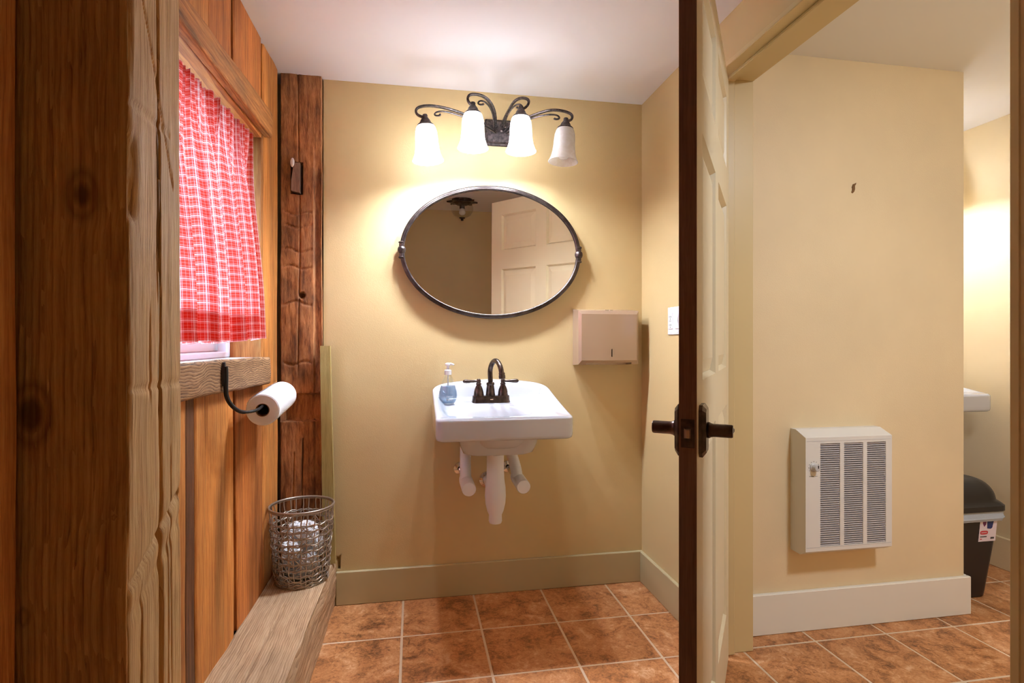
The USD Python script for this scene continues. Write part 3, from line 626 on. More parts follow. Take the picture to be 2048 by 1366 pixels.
# ------------------------------------------------------------------ wire basket with crumpled paper
BC = np.array([-.4255, 2.262, .197])
bk = thing('wire_basket', 'silver woven-wire waste basket standing on the timber beam in the corner', 'waste basket', BC)
HB = .288
def br(z): return .096 + (.1185 - .096) * (z / HB) ** .9
def ringp(z, r, n=72, wav=0, ph=0, nw=24): 
    a = np.linspace(0, 2 * np.pi, n, endpoint=False); return np.stack([BC[0] + (r + wav * np.cos(a * nw / 2 + ph) * .4) * np.cos(a), BC[1] + (r + wav * np.cos(a * nw / 2 + ph) * .4) * np.sin(a), BC[2] + z + wav * np.sin(a * nw / 2 + ph)], 1)
obj('rim', cat_(tube(ringp(HB, br(HB)), .0040, 8, True), tube(ringp(HB - .007, br(HB) + .001), .002, 6, True)), MATS['wire_metal'], bk, True)
hz = [.004, .014, .026, .045, .068, .092, .116, .140, .164, .190, .214, .236]
for k, z in enumerate(hz):
    obj('hoop', cat_(tube(ringp(z, br(z) + .001, 96, .0035, k * 1.3), .0026, 6, True), tube(ringp(z, br(z) - .001, 96, -.0035, k * 1.3 + .5), .0021, 6, True)), MATS['wire_metal'], bk, True)
for k in range(30):
    a0 = k * 2 * np.pi / 30 + (k % 2) * .035
    zz = np.linspace(.002, HB, 26)
    aa = a0 + .014 * np.sin(zz * 130 + k) * (zz < .245) + .03 * (zz / HB)
    rr = np.array([br(z) for z in zz]) + .0018 * np.cos(zz * 130 + k * 2)
    obj('upright_wire', tube(np.stack([BC[0] + rr * np.cos(aa), BC[1] + rr * np.sin(aa), BC[2] + zz], 1), .0023, 6), MATS['wire_metal'], bk, True)
net = []
for k in range(30):                              # the netting: short diagonal links twisted between hoops
    for j in range(len(hz) - 1):
        if rng.random() < .25: continue
        a0 = (k + rng.uniform(-.2, .2)) * 2 * np.pi / 30; a1 = a0 + rng.choice((-1, 1)) * 2 * np.pi / 30 * rng.uniform(.6, 1.1)
        z0, z1 = hz[j], hz[j + 1]; am, zm = (a0 + a1) / 2, (z0 + z1) / 2
        pp = [(BC[0] + (br(z) + o) * math.cos(a), BC[1] + (br(z) + o) * math.sin(a), BC[2] + z) for a, z, o in ((a0, z0, .001), (am, zm, .004 * rng.choice((-1, 1))), (a1, z1, .001))]
        net.append(tube(spline(pp, 6), .0018, 5))
obj('wire_netting', cat_(*net), MATS['wire_metal'], bk, True, kind='stuff')
obj('base', cat_(*[tube(ringp(.002, r, 40), .0017, 5, True) for r in (.02, .045, .07, .095)], *[tube([BC + (-.095 * math.cos(a), -.095 * math.sin(a), .002), BC + (.095 * math.cos(a), .095 * math.sin(a), .002)], .0017, 5) for a in np.arange(6) * np.pi / 6]), MATS['wire_metal'], bk, True)
for k, (dx, dy, dz, r) in enumerate(((.034, -.038, .075, .036), (-.040, .024, .072, .036), (.040, .036, .118, .038), (-.030, -.038, .132, .036), (.022, -.012, .186, .040), (-.028, .036, .176, .032), (.0, .0, .030, .034))):
    v, f = ball((0, 0, 0), 1, 4); n_ = fbm(v * 2.6 + k * 7, 4, k); v = v * (r * 1.1 * (.80 + .45 * np.abs(2 * n_ - 1) ** .7 + .2 * (n_ - .5)))[:, None]
    rad = np.hypot(v[:, 0] + dx, v[:, 1] + dy); zc = np.clip(v[:, 2] + dz, .006, .27); lim = np.array([br(z) - .009 for z in zc]); sc_ = np.minimum(1, lim / np.maximum(rad, 1e-6))
    vv = np.stack([(v[:, 0] + dx) * sc_, (v[:, 1] + dy) * sc_, zc], 1) + BC
    obj('crumpled_paper_towel', (vv, f), MATS['paper_white'], None, False, 'crumpled white paper towel thrown in the wire basket', 'paper towel', 'crumpled paper towels in the wire basket')

# ------------------------------------------------------------------ sinks
def outline(w, dpt, rf, rb, n=14):
    """rounded rectangle, x in [-w/2,w/2], y from 0 (front) to dpt (wall)"""
    pts = []
    for (cx, cy, r, a0) in ((w / 2 - rf, rf, rf, -90), (w / 2 - rb, dpt - rb, rb, 0), (-w / 2 + rb, dpt - rb, rb, 90), (-w / 2 + rf, rf, rf, 180)):
        for k in range(n + 1):
            a = math.radians(a0 + 90 * k / n); pts.append((cx + r * math.cos(a), cy + r * math.sin(a)))
    P = np.array(pts); d = np.r_[0, np.cumsum(np.linalg.norm(np.diff(np.vstack([P, P[:1]]), axis=0), axis=1))]
    t = np.linspace(0, d[-1], 200, endpoint=False); Q = np.vstack([P, P[:1]])
    return np.stack([np.interp(t, d, Q[:, 0]), np.interp(t, d, Q[:, 1])], 1)
def make_sink(name, label, cx, yw, zf, faucet=True):
    W_, Dp = .515, .455; yf = yw - Dp; zb = zf - .082
    O = outline(W_, Dp, .028, .062); c = np.array([0, .215])
    def rim(x, y):
        v = y / Dp; return zf + .090 * np.clip(v, 0, 1) ** 1.15 + .024 * (1 - np.minimum(1, (2 * x / W_) ** 2)) * ss(.75, 1, v)
    def top(x, y):
        e_s = W_ / 2 - np.abs(x); e_b = Dp - y; e_f = y
        deck = zf + .004 + .022 * ss(.35, .8, y / Dp)
        k = np.maximum(1 - ss(.012, .052, e_s), 1 - ss(.014, .075, e_b))
        h = deck + np.maximum(rim(x, y) - deck, 0) * k
        h = np.where(e_f < .03, np.maximum(h, zf), h)
        ex = np.hypot(x / .203, (y - .165) / .118); ex2 = (np.abs(x / .205) ** 2.5 + np.abs((y - .163) / .122) ** 2.5) ** .4
        h = h - .012 * (1 - ss(.92, 1.08, ex2)) - .125 * (1 - ss(.35, .97, ex2)) ** 1.0
        return h
    rings = []
    for s in np.r_[np.linspace(.02, .9, 34), .93, .955, .972]:
        q_ = c + s * (O - c); rings.append(np.c_[q_, top(q_[:, 0], q_[:, 1])])
    zr = rim(O[:, 0], O[:, 1])
    nrm = (O - c) / np.linalg.norm(O - c, axis=1, keepdims=True)
    for (ins, dz) in ((.006, -.0006), (.003, -.0025), (.0008, -.006), (0, -.011)): q_ = O - nrm * ins; rings.append(np.c_[q_, zr + dz])
    for ins, z in ((.0, zb + .03), (.0008, zb + .014), (.004, zb + .005), (.012, zb), (.03, zb + .001), (.09, zb + .002)):
        q_ = O - nrm * ins; q_[:, 1] = np.minimum(q_[:, 1], Dp); rings.append(np.c_[q_, np.full(len(O), z)])
    R = np.array(rings); nr, n = R.shape[:2]; Vv = R.reshape(-1, 3) + (cx, yf, 0)
    i = (np.arange(nr - 1)[:, None] * n); k = np.arange(n)[None]; q4 = np.stack([i + k, i + n + k, i + n + (k + 1) % n, i + (k + 1) % n], -1).reshape(-1, 4)
    f = np.vstack([q4[:, [0, 2, 1]], q4[:, [0, 3, 2]]])
    Vv = np.vstack([Vv, [cx, yf + c[1], top(0, c[1])], [cx, yf + c[1], zb + .002]]); kk = np.arange(n)
    f = np.vstack([f, np.stack([np.full(n, nr * n), kk, (kk + 1) % n], 1), np.stack([np.full(n, nr * n + 1), (nr - 1) * n + (kk + 1) % n, (nr - 1) * n + kk], 1)])
    t = thing(name, label, 'sink', (cx, yw, zb))
    obj('basin', (Vv, f), MATS['porcelain'], t, 50)
    rr = []
    for z, wx, yb0, yb1 in ((zb + .006, .185, .10, .44), (zb - .008, .172, .105, .42), (zb - .024, .158, .115, .38), (zb - .055, .148, .125, .36), (zb - .074, .140, .13, .35), (zb - .081, .124, .14, .335)):
        o = outline(2 * wx, yb1 - yb0, .05, .05); rr.append(np.c_[o[:, 0], o[:, 1] + yb0, np.full(len(o), z)])
    R = np.array(rr); nr, n = R.shape[:2]; Vv = R.reshape(-1, 3) + (cx - .004, yf, 0); i = (np.arange(nr - 1)[:, None] * n); k = np.arange(n)[None]
    q4 = np.stack([i + k, i + n + k, i + n + (k + 1) % n, i + (k + 1) % n], -1).reshape(-1, 4); f = np.vstack([q4[:, [0, 2, 1]], q4[:, [0, 3, 2]]])
    Vv = np.vstack([Vv, Vv[-n:].mean(0)]); kk = np.arange(n); f = np.vstack([f, np.stack([np.full(n, nr * n), (nr - 1) * n + (kk + 1) % n, (nr - 1) * n + kk], 1)])
    obj('bowl_underside', (Vv, f[:, ::-1]), MATS['porcelain'], t, 50)
    return t, yf
SX = .338
sk, SYF = make_sink('wall_sink', 'white wall-hung porcelain sink under the oval mirror', SX, YB, .838)
make_sink('wall_sink', 'white wall-hung sink partly seen through the doorway, above the black trash can', 2.512, YA, .862)
# drain and supply pipes in white insulating covers
pc = 'pipe_cover'
dr = thing('drain_pipe', 'white covered drain pipe hanging straight down below the sink', 'pipe', (SX - .01, 2.20, .40))
obj('drain_cover', lathe([(0, .392), (.024, .392), (.027, .40), (.026, .425), (.033, .44), (.040, .47), (.0425, .50), (.041, .535), (.036, .57), (.0345, .62), (.0345, .672), (0, .674)], 32, (SX - .012, 2.20, 0)), MATS[pc], dr, 40)
obj('tailpiece_collar', lathe([(.0, .672), (.034, .674), (.039, .682), (.040, .700), (0, .702)], 32, (SX - .012, 2.20, 0)), MATS['porcelain'], dr, 40)
obj('seam_band', lathe([(.0352, .668), (.0356, .672), (.0352, .676), (.034, .668)], 32, (SX - .012, 2.20, 0)), MATS['black_plastic'], dr, 40)
obj('trap_arm', tube(spline([(SX - .012, 2.225, .52), (SX - .012, 2.30, .50), (SX - .012, 2.40, .505), (SX - .012, YB, .505)], 14), .020, 14), MATS[pc], dr, True)
obj('wall_flange', lathe([(.022, 0), (.038, 0), (.036, .006), (.024, .012), (.022, .012)], 28, (SX - .012, YB - .002, .505), (0, -1, 0)), MATS['chrome'], dr, 35)
for k, (x0, x1, xe, ze, lab) in enumerate(((.222, .215, .219, .540, 'white covered supply pipe below the sink, left of the drain'), (.395, .43, .440, .540, 'white covered supply pipe below the sink, right of the drain'))):
    sp = thing('supply_pipe', lab, 'pipe', (x1, 2.3, ze))
    obj('pipe_cover', tube(spline([(x0, 2.37, .70), (x0 * .6 + x1 * .4, 2.345, .66), (x1, 2.30, .575), (x1, 2.29, .545)], 16), .0235, 18), MATS[pc], sp, True)
    obj('valve_cover', lathe([(0, 0), (.026, 0), (.0285, .003), (.0285, .115), (.026, .15), (0, .15)], 28, (xe, 2.19, ze - .008), (x1 - xe - .005, 1, .05)), MATS[pc], sp, 40)
    obj('wall_flange', lathe([(.010, 0), (.027, 0), (.026, .006), (.012, .010), (.010, .010)], 24, (x1 - .012, YB - .001, ze + .02), (0, -1, 0)), MATS['chrome'], sp, 35)
    obj('stub_pipe', tube([(x1 - .012, YB, ze + .02), (x1 - .004, 2.33, ze)], .009, 12), MATS['chrome'], sp, True)

# ------------------------------------------------------------------ faucet
ZD, FY, FX = .8635, 2.335, .3265
fa = thing('faucet', 'dark oil-rubbed bronze two-handle gooseneck faucet on the sink deck', 'faucet', (FX, FY, ZD))
OB = MATS['oil_bronze']
def plate_prof(w, d, h, flare):
    o0 = outline(w, d, d * .35, d * .35); o0[:, 1] -= d / 2; rr = []
    for s, z in ((1.0, -.004), (1.0, .003), (.96, .006), (.93, .012), (.91, .020), (.90, .024), (.86, .027)): rr.append(np.c_[o0[:, 0] * (1 - (1 - s) * d / w), o0[:, 1] * s, np.full(len(o0), z)])
    R = np.array(rr); nr, n = R.shape[:2]; Vv = R.reshape(-1, 3); i = (np.arange(nr - 1)[:, None] * n); k = np.arange(n)[None]
    q4 = np.stack([i + k, i + (k + 1) % n, i + n + (k + 1) % n, i + n + k], -1).reshape(-1, 4); f = np.vstack([q4[:, [0, 1, 2]], q4[:, [0, 2, 3]]])
    Vv = np.vstack([Vv, [0, 0, .027]]); kk = np.arange(n); return Vv, np.vstack([f, np.stack([np.full(n, nr * n), (nr - 1) * n + kk, (nr - 1) * n + (kk + 1) % n], 1)])
obj('base_plate', xf(plate_prof(.162, .056, 0, 0), None, (FX, FY, ZD)), OB, fa, 40)
obj('spout_base', lathe([(.0205, .02), (.0205, .028), (.0195, .034), (.018, .05), (.0155, .066), (.0150, .070), (.0172, .074), (.0172, .079), (.0148, .083), (.0, .084)], 28, (FX - .002, FY, ZD)), OB, fa, 35)
g = spline([(FX - .002, FY, ZD + .08), (FX - .003, FY, ZD + .115), (FX - .002, FY - .004, ZD + .143), (FX + .006, FY - .028, ZD + .170), (FX + .016, FY - .062, ZD + .1745), (FX + .025, FY - .094, ZD + .155), (FX + .029, FY - .108, ZD + .122)], 44)
obj('spout', tube(g, .0105, 18), OB, fa, True)
obj('aerator', lathe([(0, 0), (.0115, 0), (.0135, .004), (.0135, .014), (.0122, .016), (.0122, .019), (.0132, .022), (.0118, .026), (0, .026)], 24, g[-1] + (.002, -.004, -.018), (-.06, .1, 1)), OB, fa, 35)
for sg in (-1, 1):
    hx = FX + sg * .052
    h = obj('handle', lathe([(.022, .02), (.0225, .027), (.0215, .034), (.021, .036), (.0205, .042), (.018, .053), (.0135, .064), (.0105, .069), (.0098, .073), (.0122, .076), (.0098, .080), (.0085, .083), (.0098, .088), (.0088, .094), (.005, .098), (0, .099)], 28, (hx, FY, ZD)), OB, fa, 35)
    lp = np.array([(hx + sg * t, FY - .004 * t / .065, ZD + .088 + .0 * t) for t in np.linspace(.004, .068, 18)]); lr = np.interp(np.linspace(0, 1, 18), [0, .15, .45, .8, .93, 1], [.0055, .0045, .0062, .0088, .0075, .002])
    obj('lever', tube(lp, lr, 14), OB, h, True)
obj('badge', bx(FX - .006, FX + .006, FY - .0285, FY - .0265, ZD + .010, ZD + .0145, .0006), MATS['bolt_brass'], fa, False)

# ------------------------------------------------------------------ soap bottle
BXc, BYc, BZ = .1435, 2.315, .8615
so = thing('soap_bottle', 'clear teardrop pump bottle half full of blue hand soap on the sink deck', 'soap bottle', (BXc, BYc, BZ))
pr = [(0, .001), (.024, .0), (.031, .005), (.0365, .018), (.0385, .034), (.0372, .05), (.0325, .068), (.0265, .086), (.0205, .102), (.0155, .114), (.0135, .120), (.0135, .127)]
obj('bottle', lathe(pr, 40, (BXc, BYc, BZ)), MATS['clear_glass'], so, 40)
li = [(0, .003), (.023, .003), (.0295, .007), (.035, .019), (.037, .034), (.0357, .05), (.031, .068), (.0283, .0745), (0, .0745)]
obj('liquid', lathe(li, 40, (BXc, BYc, BZ)), MATS['soap_liquid'], so, 40)
obj('dip_tube', tube([(BXc, BYc, BZ + .008), (BXc, BYc, BZ + .125)], .0022, 8), MATS['white_plastic'], so, True)
pu = obj('pump', lathe([(0, .120), (.0145, .120), (.015, .122), (.015, .138), (.0125, .141), (.007, .143), (.0062, .146), (.0062, .156), (.009, .158), (.0125, .160), (.0125, .165), (.009, .169), (0, .170)], 28, (BXc, BYc, BZ)), MATS['white_plastic'], so, 35)
obj('nozzle', tube(spline([(BXc, BYc, BZ + .163), (BXc + .014, BYc - .006, BZ + .1645), (BXc + .024, BYc - .010, BZ + .161)], 10), [.0052] * 5 + [.0045, .004, .0038, .0036, .0034], 12), MATS['white_plastic'], pu, True)
def wrap_text(s, h, z, a_c, r_of):
    v, f = arrays(text_mesh(s, h, .0004)); w_ = v[:, 0].max(); out = []
    for x, y, d in v:
        r = np.interp(z + y, [p[1] for p in pr], [p[0] for p in pr]) + .0003 + d; a = a_c + (x - w_ / 2) / r
        out.append((BXc + r * math.sin(a), BYc - r * math.cos(a), BZ + z + y))
    return np.array(out), f
lb = []
for s, h, z, a in (('hand', .0085, .028, .12), ('wash', .0085, .0165, .12)): lb.append(wrap_text(s, h, z, a, None))
obj('label_print', cat_(*lb), MATS['print_white'], so, False)

# ------------------------------------------------------------------ oval mirror
MC = np.array([.3465, 2.418, 1.513]); TI = rot((1, 0, 0), 0.8)       # tilts forward at the top
MA, MB_ = .3945, .2845
mi = thing('oval_mirror', 'oval wall mirror in a thin dark bronze frame with a ball collar on each side', 'mirror', MC)
a = np.linspace(0, 2 * np.pi, 160, endpoint=False)
el = lambda sa, sb, y=0: np.stack([sa * np.cos(a), np.full(160, y), sb * np.sin(a)], 1)
TI = rot((1, 0, 0), 0.8)
place = lambda m: xf(m, TI, MC)
obj('frame', place(cat_(tube(el(MA, MB_), .0085, 14, True), tube(el(MA - .006, MB_ - .006, -.0045), .0055, 10, True))), MATS['mirror_bronze'], mi, True)
gv = np.vstack([el(MA - .002, MB_ - .002, .001), [[0, .001, 0]]]); gf = np.array([(160, k, (k + 1) % 160) for k in range(160)])
gb = np.vstack([el(MA - .002, MB_ - .002, .006), [[0, .006, 0]]])
obj('glass', place((gv, gf)), MATS['mirror_glass'], mi, False)
obj('back_panel', place((gb, gf[:, ::-1])), MATS['dark_void'], mi, False)
for sg in (-1, 1):
    p = np.array([sg * MA, 0, 0])
    col = lathe([(0, -.037), (.010, -.037), (.0135, -.034), (.0135, -.030), (.0105, -.027), (.0115, -.020), (.0105, -.017), (.0145, -.012), (.0172, -.004), (.0172, .005), (.0145, .012), (.0105, .016), (.0118, .020), (.0105, .027), (.0135, .030), (.0135, .034), (.010, .037), (0, .037)], 26, p)
    obj('collar', place(col), MATS['mirror_bronze'], mi, 40)
    obj('wall_bracket', tube([MC + p + (0, .004, 0), (MC[0] + p[0], YB, MC[2])], .008, 12), MATS['mirror_bronze'], mi, True)

# ------------------------------------------------------------------ vanity lights
def vanity(dx, dy, label, lit):
    o = np.array([dx, dy, 0]); PB = MATS['pewter_bronze']
    t = thing('vanity_light', label, 'wall light', o + (.386, YB, 2.05))
    obj('wall_plate', cat_(xf(bx(.314, .458, YB - .012, YB, 1.992, 2.110, .004), None, o), xf(bx(.320, .452, YB - .024, YB - .010, 2.000, 2.103, .006), None, o)), PB, t, False)
    for (x, z) in ((.334, 2.062), (.362, 2.070), (.386, 2.050), (.420, 2.042), (.40, 2.068)):
        obj('knob', cat_(xf(ball((0, 0, 0), .0085, 2), None, o + (x, YB - .034, z)), tube(np.array([(x, YB - .015, z), (x, YB - .034, z)]) + o, .004, 8)), PB, t, True)
    specs = [((.050, 2.30, 2.028), 4, [(.36, YB - .03, 2.062), (.30, YB - .075, 2.098), (.20, YB - .12, 2.135), (.10, YB - .148, 2.152), (.035, 2.300, 2.142), (.012, 2.30, 2.108), (.020, 2.30, 2.070), (.042, 2.30, 2.056), (.050, 2.30, 2.048)],
              [(.36, YB - .035, 2.050), (.28, YB - .085, 2.085), (.18, YB - .13, 2.112), (.115, 2.30, 2.113), (.092, 2.30, 2.098), (.088, 2.30, 2.082), (.100, 2.30, 2.074), (.110, 2.30, 2.082), (.108, 2.30, 2.090)]),
             ((.243, 2.27, 2.080), 0, [(.360, YB - .034, 2.072), (.353, YB - .06, 2.11), (.335, YB - .11, 2.158), (.295, YB - .16, 2.196), (.255, 2.275, 2.202), (.226, 2.27, 2.182), (.222, 2.27, 2.145), (.232, 2.27, 2.115), (.243, 2.27, 2.098)],
              [(.352, YB - .036, 2.060), (.340, YB - .08, 2.12), (.315, YB - .13, 2.155), (.288, 2.29, 2.162), (.270, 2.28, 2.150), (.266, 2.28, 2.132), (.278, 2.28, 2.124), (.288, 2.28, 2.132)]),
             ((.444, 2.27, 2.080), 0, [(.388, YB - .034, 2.072), (.393, YB - .06, 2.11), (.408, YB - .11, 2.158), (.430, YB - .16, 2.196), (.456, 2.275, 2.202), (.476, 2.27, 2.182), (.474, 2.27, 2.145), (.460, 2.27, 2.115), (.444, 2.27, 2.098)],
              [(.394, YB - .036, 2.060), (.402, YB - .08, 2.115), (.416, YB - .13, 2.148), (.432, 2.29, 2.156), (.447, 2.28, 2.146), (.450, 2.28, 2.130), (.438, 2.28, 2.120), (.428, 2.28, 2.128)]),
             ((.646, 2.30, 2.056), -4, [(.40, YB - .03, 2.052), (.45, YB - .075, 2.100), (.52, YB - .12, 2.142), (.585, YB - .148, 2.166), (.645, 2.300, 2.160), (.674, 2.30, 2.132), (.672, 2.30, 2.098), (.656, 2.30, 2.082), (.646, 2.30, 2.076)],
              [(.40, YB - .035, 2.040), (.46, YB - .085, 2.085), (.53, YB - .13, 2.118), (.588, 2.30, 2.126), (.614, 2.30, 2.116), (.618, 2.30, 2.100), (.606, 2.30, 2.090), (.595, 2.30, 2.098)])]
    sh = [(.0255, -.012), (.030, -.017), (.0375, -.028), (.0425, -.045), (.0445, -.068), (.0455, -.092), (.0475, -.114), (.0515, -.134), (.0575, -.150), (.0625, -.160), (.0610, -.1605), (.0560, -.149), (.0500, -.133), (.0460, -.113), (.0440, -.091), (.0430, -.068), (.041, -.046), (.0365, -.030), (.0290, -.0185), (.0255, -.012)]
    for k, (c, tilt, arm, thin) in enumerate(specs):
        far = lambda q: (lambda k: (q[0] * k, q[1] * k, CAM_Z + (q[2] - CAM_Z) * k))(1 - .031 * min(1, max(0, (YB - .03 - q[1]) / .12)))
        zc = c[2]; sq = lambda q: [(x, y, zc + (z - zc) * (.50 if z > zc else 1.0)) for x, y, z in q]; arm, thin = [far(q) for q in sq(arm)], [far(q) for q in sq(thin)]; c = far(c)
        c = np.array(c) + o; R = rot((0, 1, 0), -tilt)
        obj('arm', tube(spline(np.array(arm) + o, 46), .0082, 12, flat=(.62, 1.15), up=(0, 1, 0.01)), PB, t, True)
        obj('scroll', tube(spline(np.array(thin) + o, 46), np.r_[np.full(40, .0036), np.linspace(.0036, .0048, 6)], 8), PB, t, True)
        obj('socket_cap', xf(lathe([(0, .024), (.0085, .024), (.0105, .020), (.010, .014), (.0135, .008), (.0175, .003), (.021, -.004), (.0235, -.010), (.0285, -.014), (.0335, -.0185), (.0345, -.023), (.0315, -.024), (.02, -.018), (0, -.018)][::-1], 30), R, c), PB, t, 35)
        s = obj('glass_shade', xf(lathe(sh[::-1], 40), R, c), MATS['shade_lit' if lit[k] else 'shade_off'], t, True, label='lit frosted bell glass' if lit[k] else 'unlit frosted bell glass')
        obj('bulb', xf(lathe([(0, -.150), (.014, -.147), (.024, -.139), (.030, -.125), (.030, -.113), (.025, -.092), (.016, -.072), (.012, -.05), (.012, -.02), (0, -.018)], 24), R, c), MATS['bulb_lit' if lit[k] else 'bulb_off'], s, True)
vanity(0, 0, 'dark bronze four-arm vanity light with frosted bell glasses above the oval mirror', (1, 1, 1, 0))
vanity(2.13, YA - YB, 'bronze vanity light behind the hall wall corner, above the far sink', (1, 0, 1, 0))

# ------------------------------------------------------------------ paper towel dispenser
dp = thing('towel_dispenser', 'taupe metal paper towel dispenser on the wall right of the sink', 'towel dispenser', (.8625, YB, 1.01))
X0, X1 = .722, 1.004
f0, bk_ = YB - .098, YB
def sect(y, i, zt, zb_): return [(x, y, z) for x in (X0 + i, X1 - i) for z in (zb_ + i, zt - i)]
body = man(hull(sect(bk_, 0, 1.268, 1.012) + sect(f0 + .010, .0, 1.258, 1.018) + sect(f0, .012, 1.254, 1.024)))
body = body - man(bx(X0 + .035, X1 - .035, f0 + .006, f0 + .07, .9, 1.032)) - man(bx(.872, .877, f0 - .01, f0 + .02, 1.052, 1.086)) - man(bx(X0 + .02, X1 - .02, f0 + .02, bk_ - .004, 1.035, 1.24))
obj('housing', body, MATS['dispenser_metal'], dp, False)
obj('key_slot', bx(.8715, .8775, f0 + .008, f0 + .0115, 1.050, 1.088), MATS['dark_void'], dp, False)
obj('paper_towels', bx(X0 + .045, X1 - .045, f0 + .03, f0 + .06, 1.026, 1.034), MATS['paper_white'], dp, False, label='edge of white paper towels in the slot')
obj('lid_hinge', cat_(*[bx(x, x + .016, f0 + .012, f0 + .02, 1.254, 1.262, .002) for x in (.845, .868)]), MATS['chrome'], dp, False)

# ------------------------------------------------------------------ outlet and switch
op = thing('wall_plate', 'white double wall plate with outlet and switch beside the open door', 'wall plate', (XR, 2.11, 1.205))
obj('cover', bx(XR - .006, XR, 2.052, 2.169, 1.148, 1.262, .002), MATS['white_plastic'], op, False)
ou = obj('outlet', bx(XR - .009, XR - .003, 2.123, 2.156, 1.171, 1.239, .0015), MATS['white_plastic'], op, False)
for z in (1.222, 1.188):
    obj('slots', cat_(*[bx(XR - .0095, XR - .0085, y - .0012, y + .0012, z - .004, z + .004) for y in (2.134, 2.146)], bx(XR - .0095, XR - .0085, 2.138, 2.142, z - .011, z - .007)), MATS['print_black'], ou, False)
obj('test_buttons', bx(XR - .0105, XR - .008, 2.132, 2.148, 1.201, 1.209, .0008), MATS['grey_plastic'], ou, False)
swb = obj('switch', bx(XR - .009, XR - .003, 2.065, 2.098, 1.171, 1.239, .0015), MATS['white_plastic'], op, False)
obj('rocker', hull([(XR - .009, 2.069, 1.176), (XR - .009, 2.094, 1.176), (XR - .013, 2.069, 1.205), (XR - .013, 2.094, 1.205), (XR - .010, 2.069, 1.234), (XR - .010, 2.094, 1.234), (XR - .006, 2.069, 1.176), (XR - .006, 2.094, 1.234)]), MATS['white_plastic'], swb, False)
obj('screw', cat_(*[lathe([(.0028, 0), (.0022, .001), (0, .0012)], 12, (XR - .0058, y, z), (-1, 0, 0)) for y in (2.082, 2.139) for z in (1.156, 1.254)]), MATS['grey_plastic'], op, True)

# ------------------------------------------------------------------ door leaf (opens into the room)
DA = 35.25; HC = np.array([1.0885, 1.774, 0.012])          # hall-side hinge corner of the open leaf
du = np.array([-math.sin(math.radians(DA)), -math.cos(math.radians(DA)), 0]); dn = np.array([-du[1] * -1, -du[0], 0])
dn = np.array([-math.cos(math.radians(DA)), math.sin(math.radians(DA)), 0])      # from hall face towards room face
DW, DH, DT = .914, 2.022, .0355
def D(m): return on_face(m, HC, du, dn, (0, 0, 1))          # local (u, n, z)
do = thing('door_1', kind='structure', loc=HC)
cols = ((.112, .401), (.513, .802)); rows = ((.205, .885), (1.035, 1.55), (1.70, 1.915))
leaf = man(bx(0, DW - .002, 0, DT, 0, DH, .0015))
for (u0, u1) in cols:
    for (z0, z1) in rows:
        for (n0, n1) in ((-.001, DT / 2 + .001), (DT + .001, DT / 2 - .001)):
            e = .012
            leaf = leaf - man(hull([(u, n0, z) for u in (u0 - e, u1 + e) for z in (z0 - e, z1 + e)] + [(u, n1, z) for u in (u0, u1) for z in (z0, z1)]))
lv, lf = arrays(leaf)
if np.linalg.det(np.array([du, dn, (0, 0, 1)])) < 0: pass
def Dm(m):
    v, f = arrays(m); v2, _ = D((v, f)); return v2, (f if np.linalg.det(np.array([du, dn, [0, 0, 1]])) > 0 else f[:, ::-1])
obj('leaf', Dm(leaf), MATS['door_paint'], do, False)
for (u0, u1) in cols:
    for (z0, z1) in rows:
        i = .032; e = .001
        obj('panel', Dm(hull([(u, n, z) for u in (u0 - e, u1 + e) for z in (z0 - e, z1 + e) for n in (DT / 2 - .004, DT / 2 + .004)] + [(u, n, z) for u in (u0 + i, u1 - i) for z in (z0 + i, z1 - i) for n in (.004, DT - .004)])), MATS['door_paint'], do, False)
obj('free_edge', Dm(bx(DW - .002, DW, .0005, DT - .0005, 0, DH)), MATS['door_edge_wood'], do, False, label='bare brown wooden edge of the door')
ZK, UK = .922, DW - .064
lp_ = obj('latch_plate', Dm(bx(DW - .001, DW + .0012, .0045, DT - .0045, ZK - .029, ZK + .029, .0008)), MATS['oil_bronze'], do, False, label='dark bronze latch plate')
obj('latch_bolt', Dm(hull([(DW + .001, n, z) for n in (.011, .025) for z in (ZK - .010, ZK + .010)] + [(DW + .011, n, z) for n in (.013, .019) for z in (ZK - .008, ZK + .008)])), MATS['bolt_brass'], lp_, 40)
obj('screw', Dm(cat_(*[lathe([(.004, 0), (.003, .0006), (0, .0006)], 12, (DW + .0011, DT / 2, ZK + s * .022), (1, 0, 0)) for s in (-1, 1)])), MATS['oil_bronze'], lp_, False)
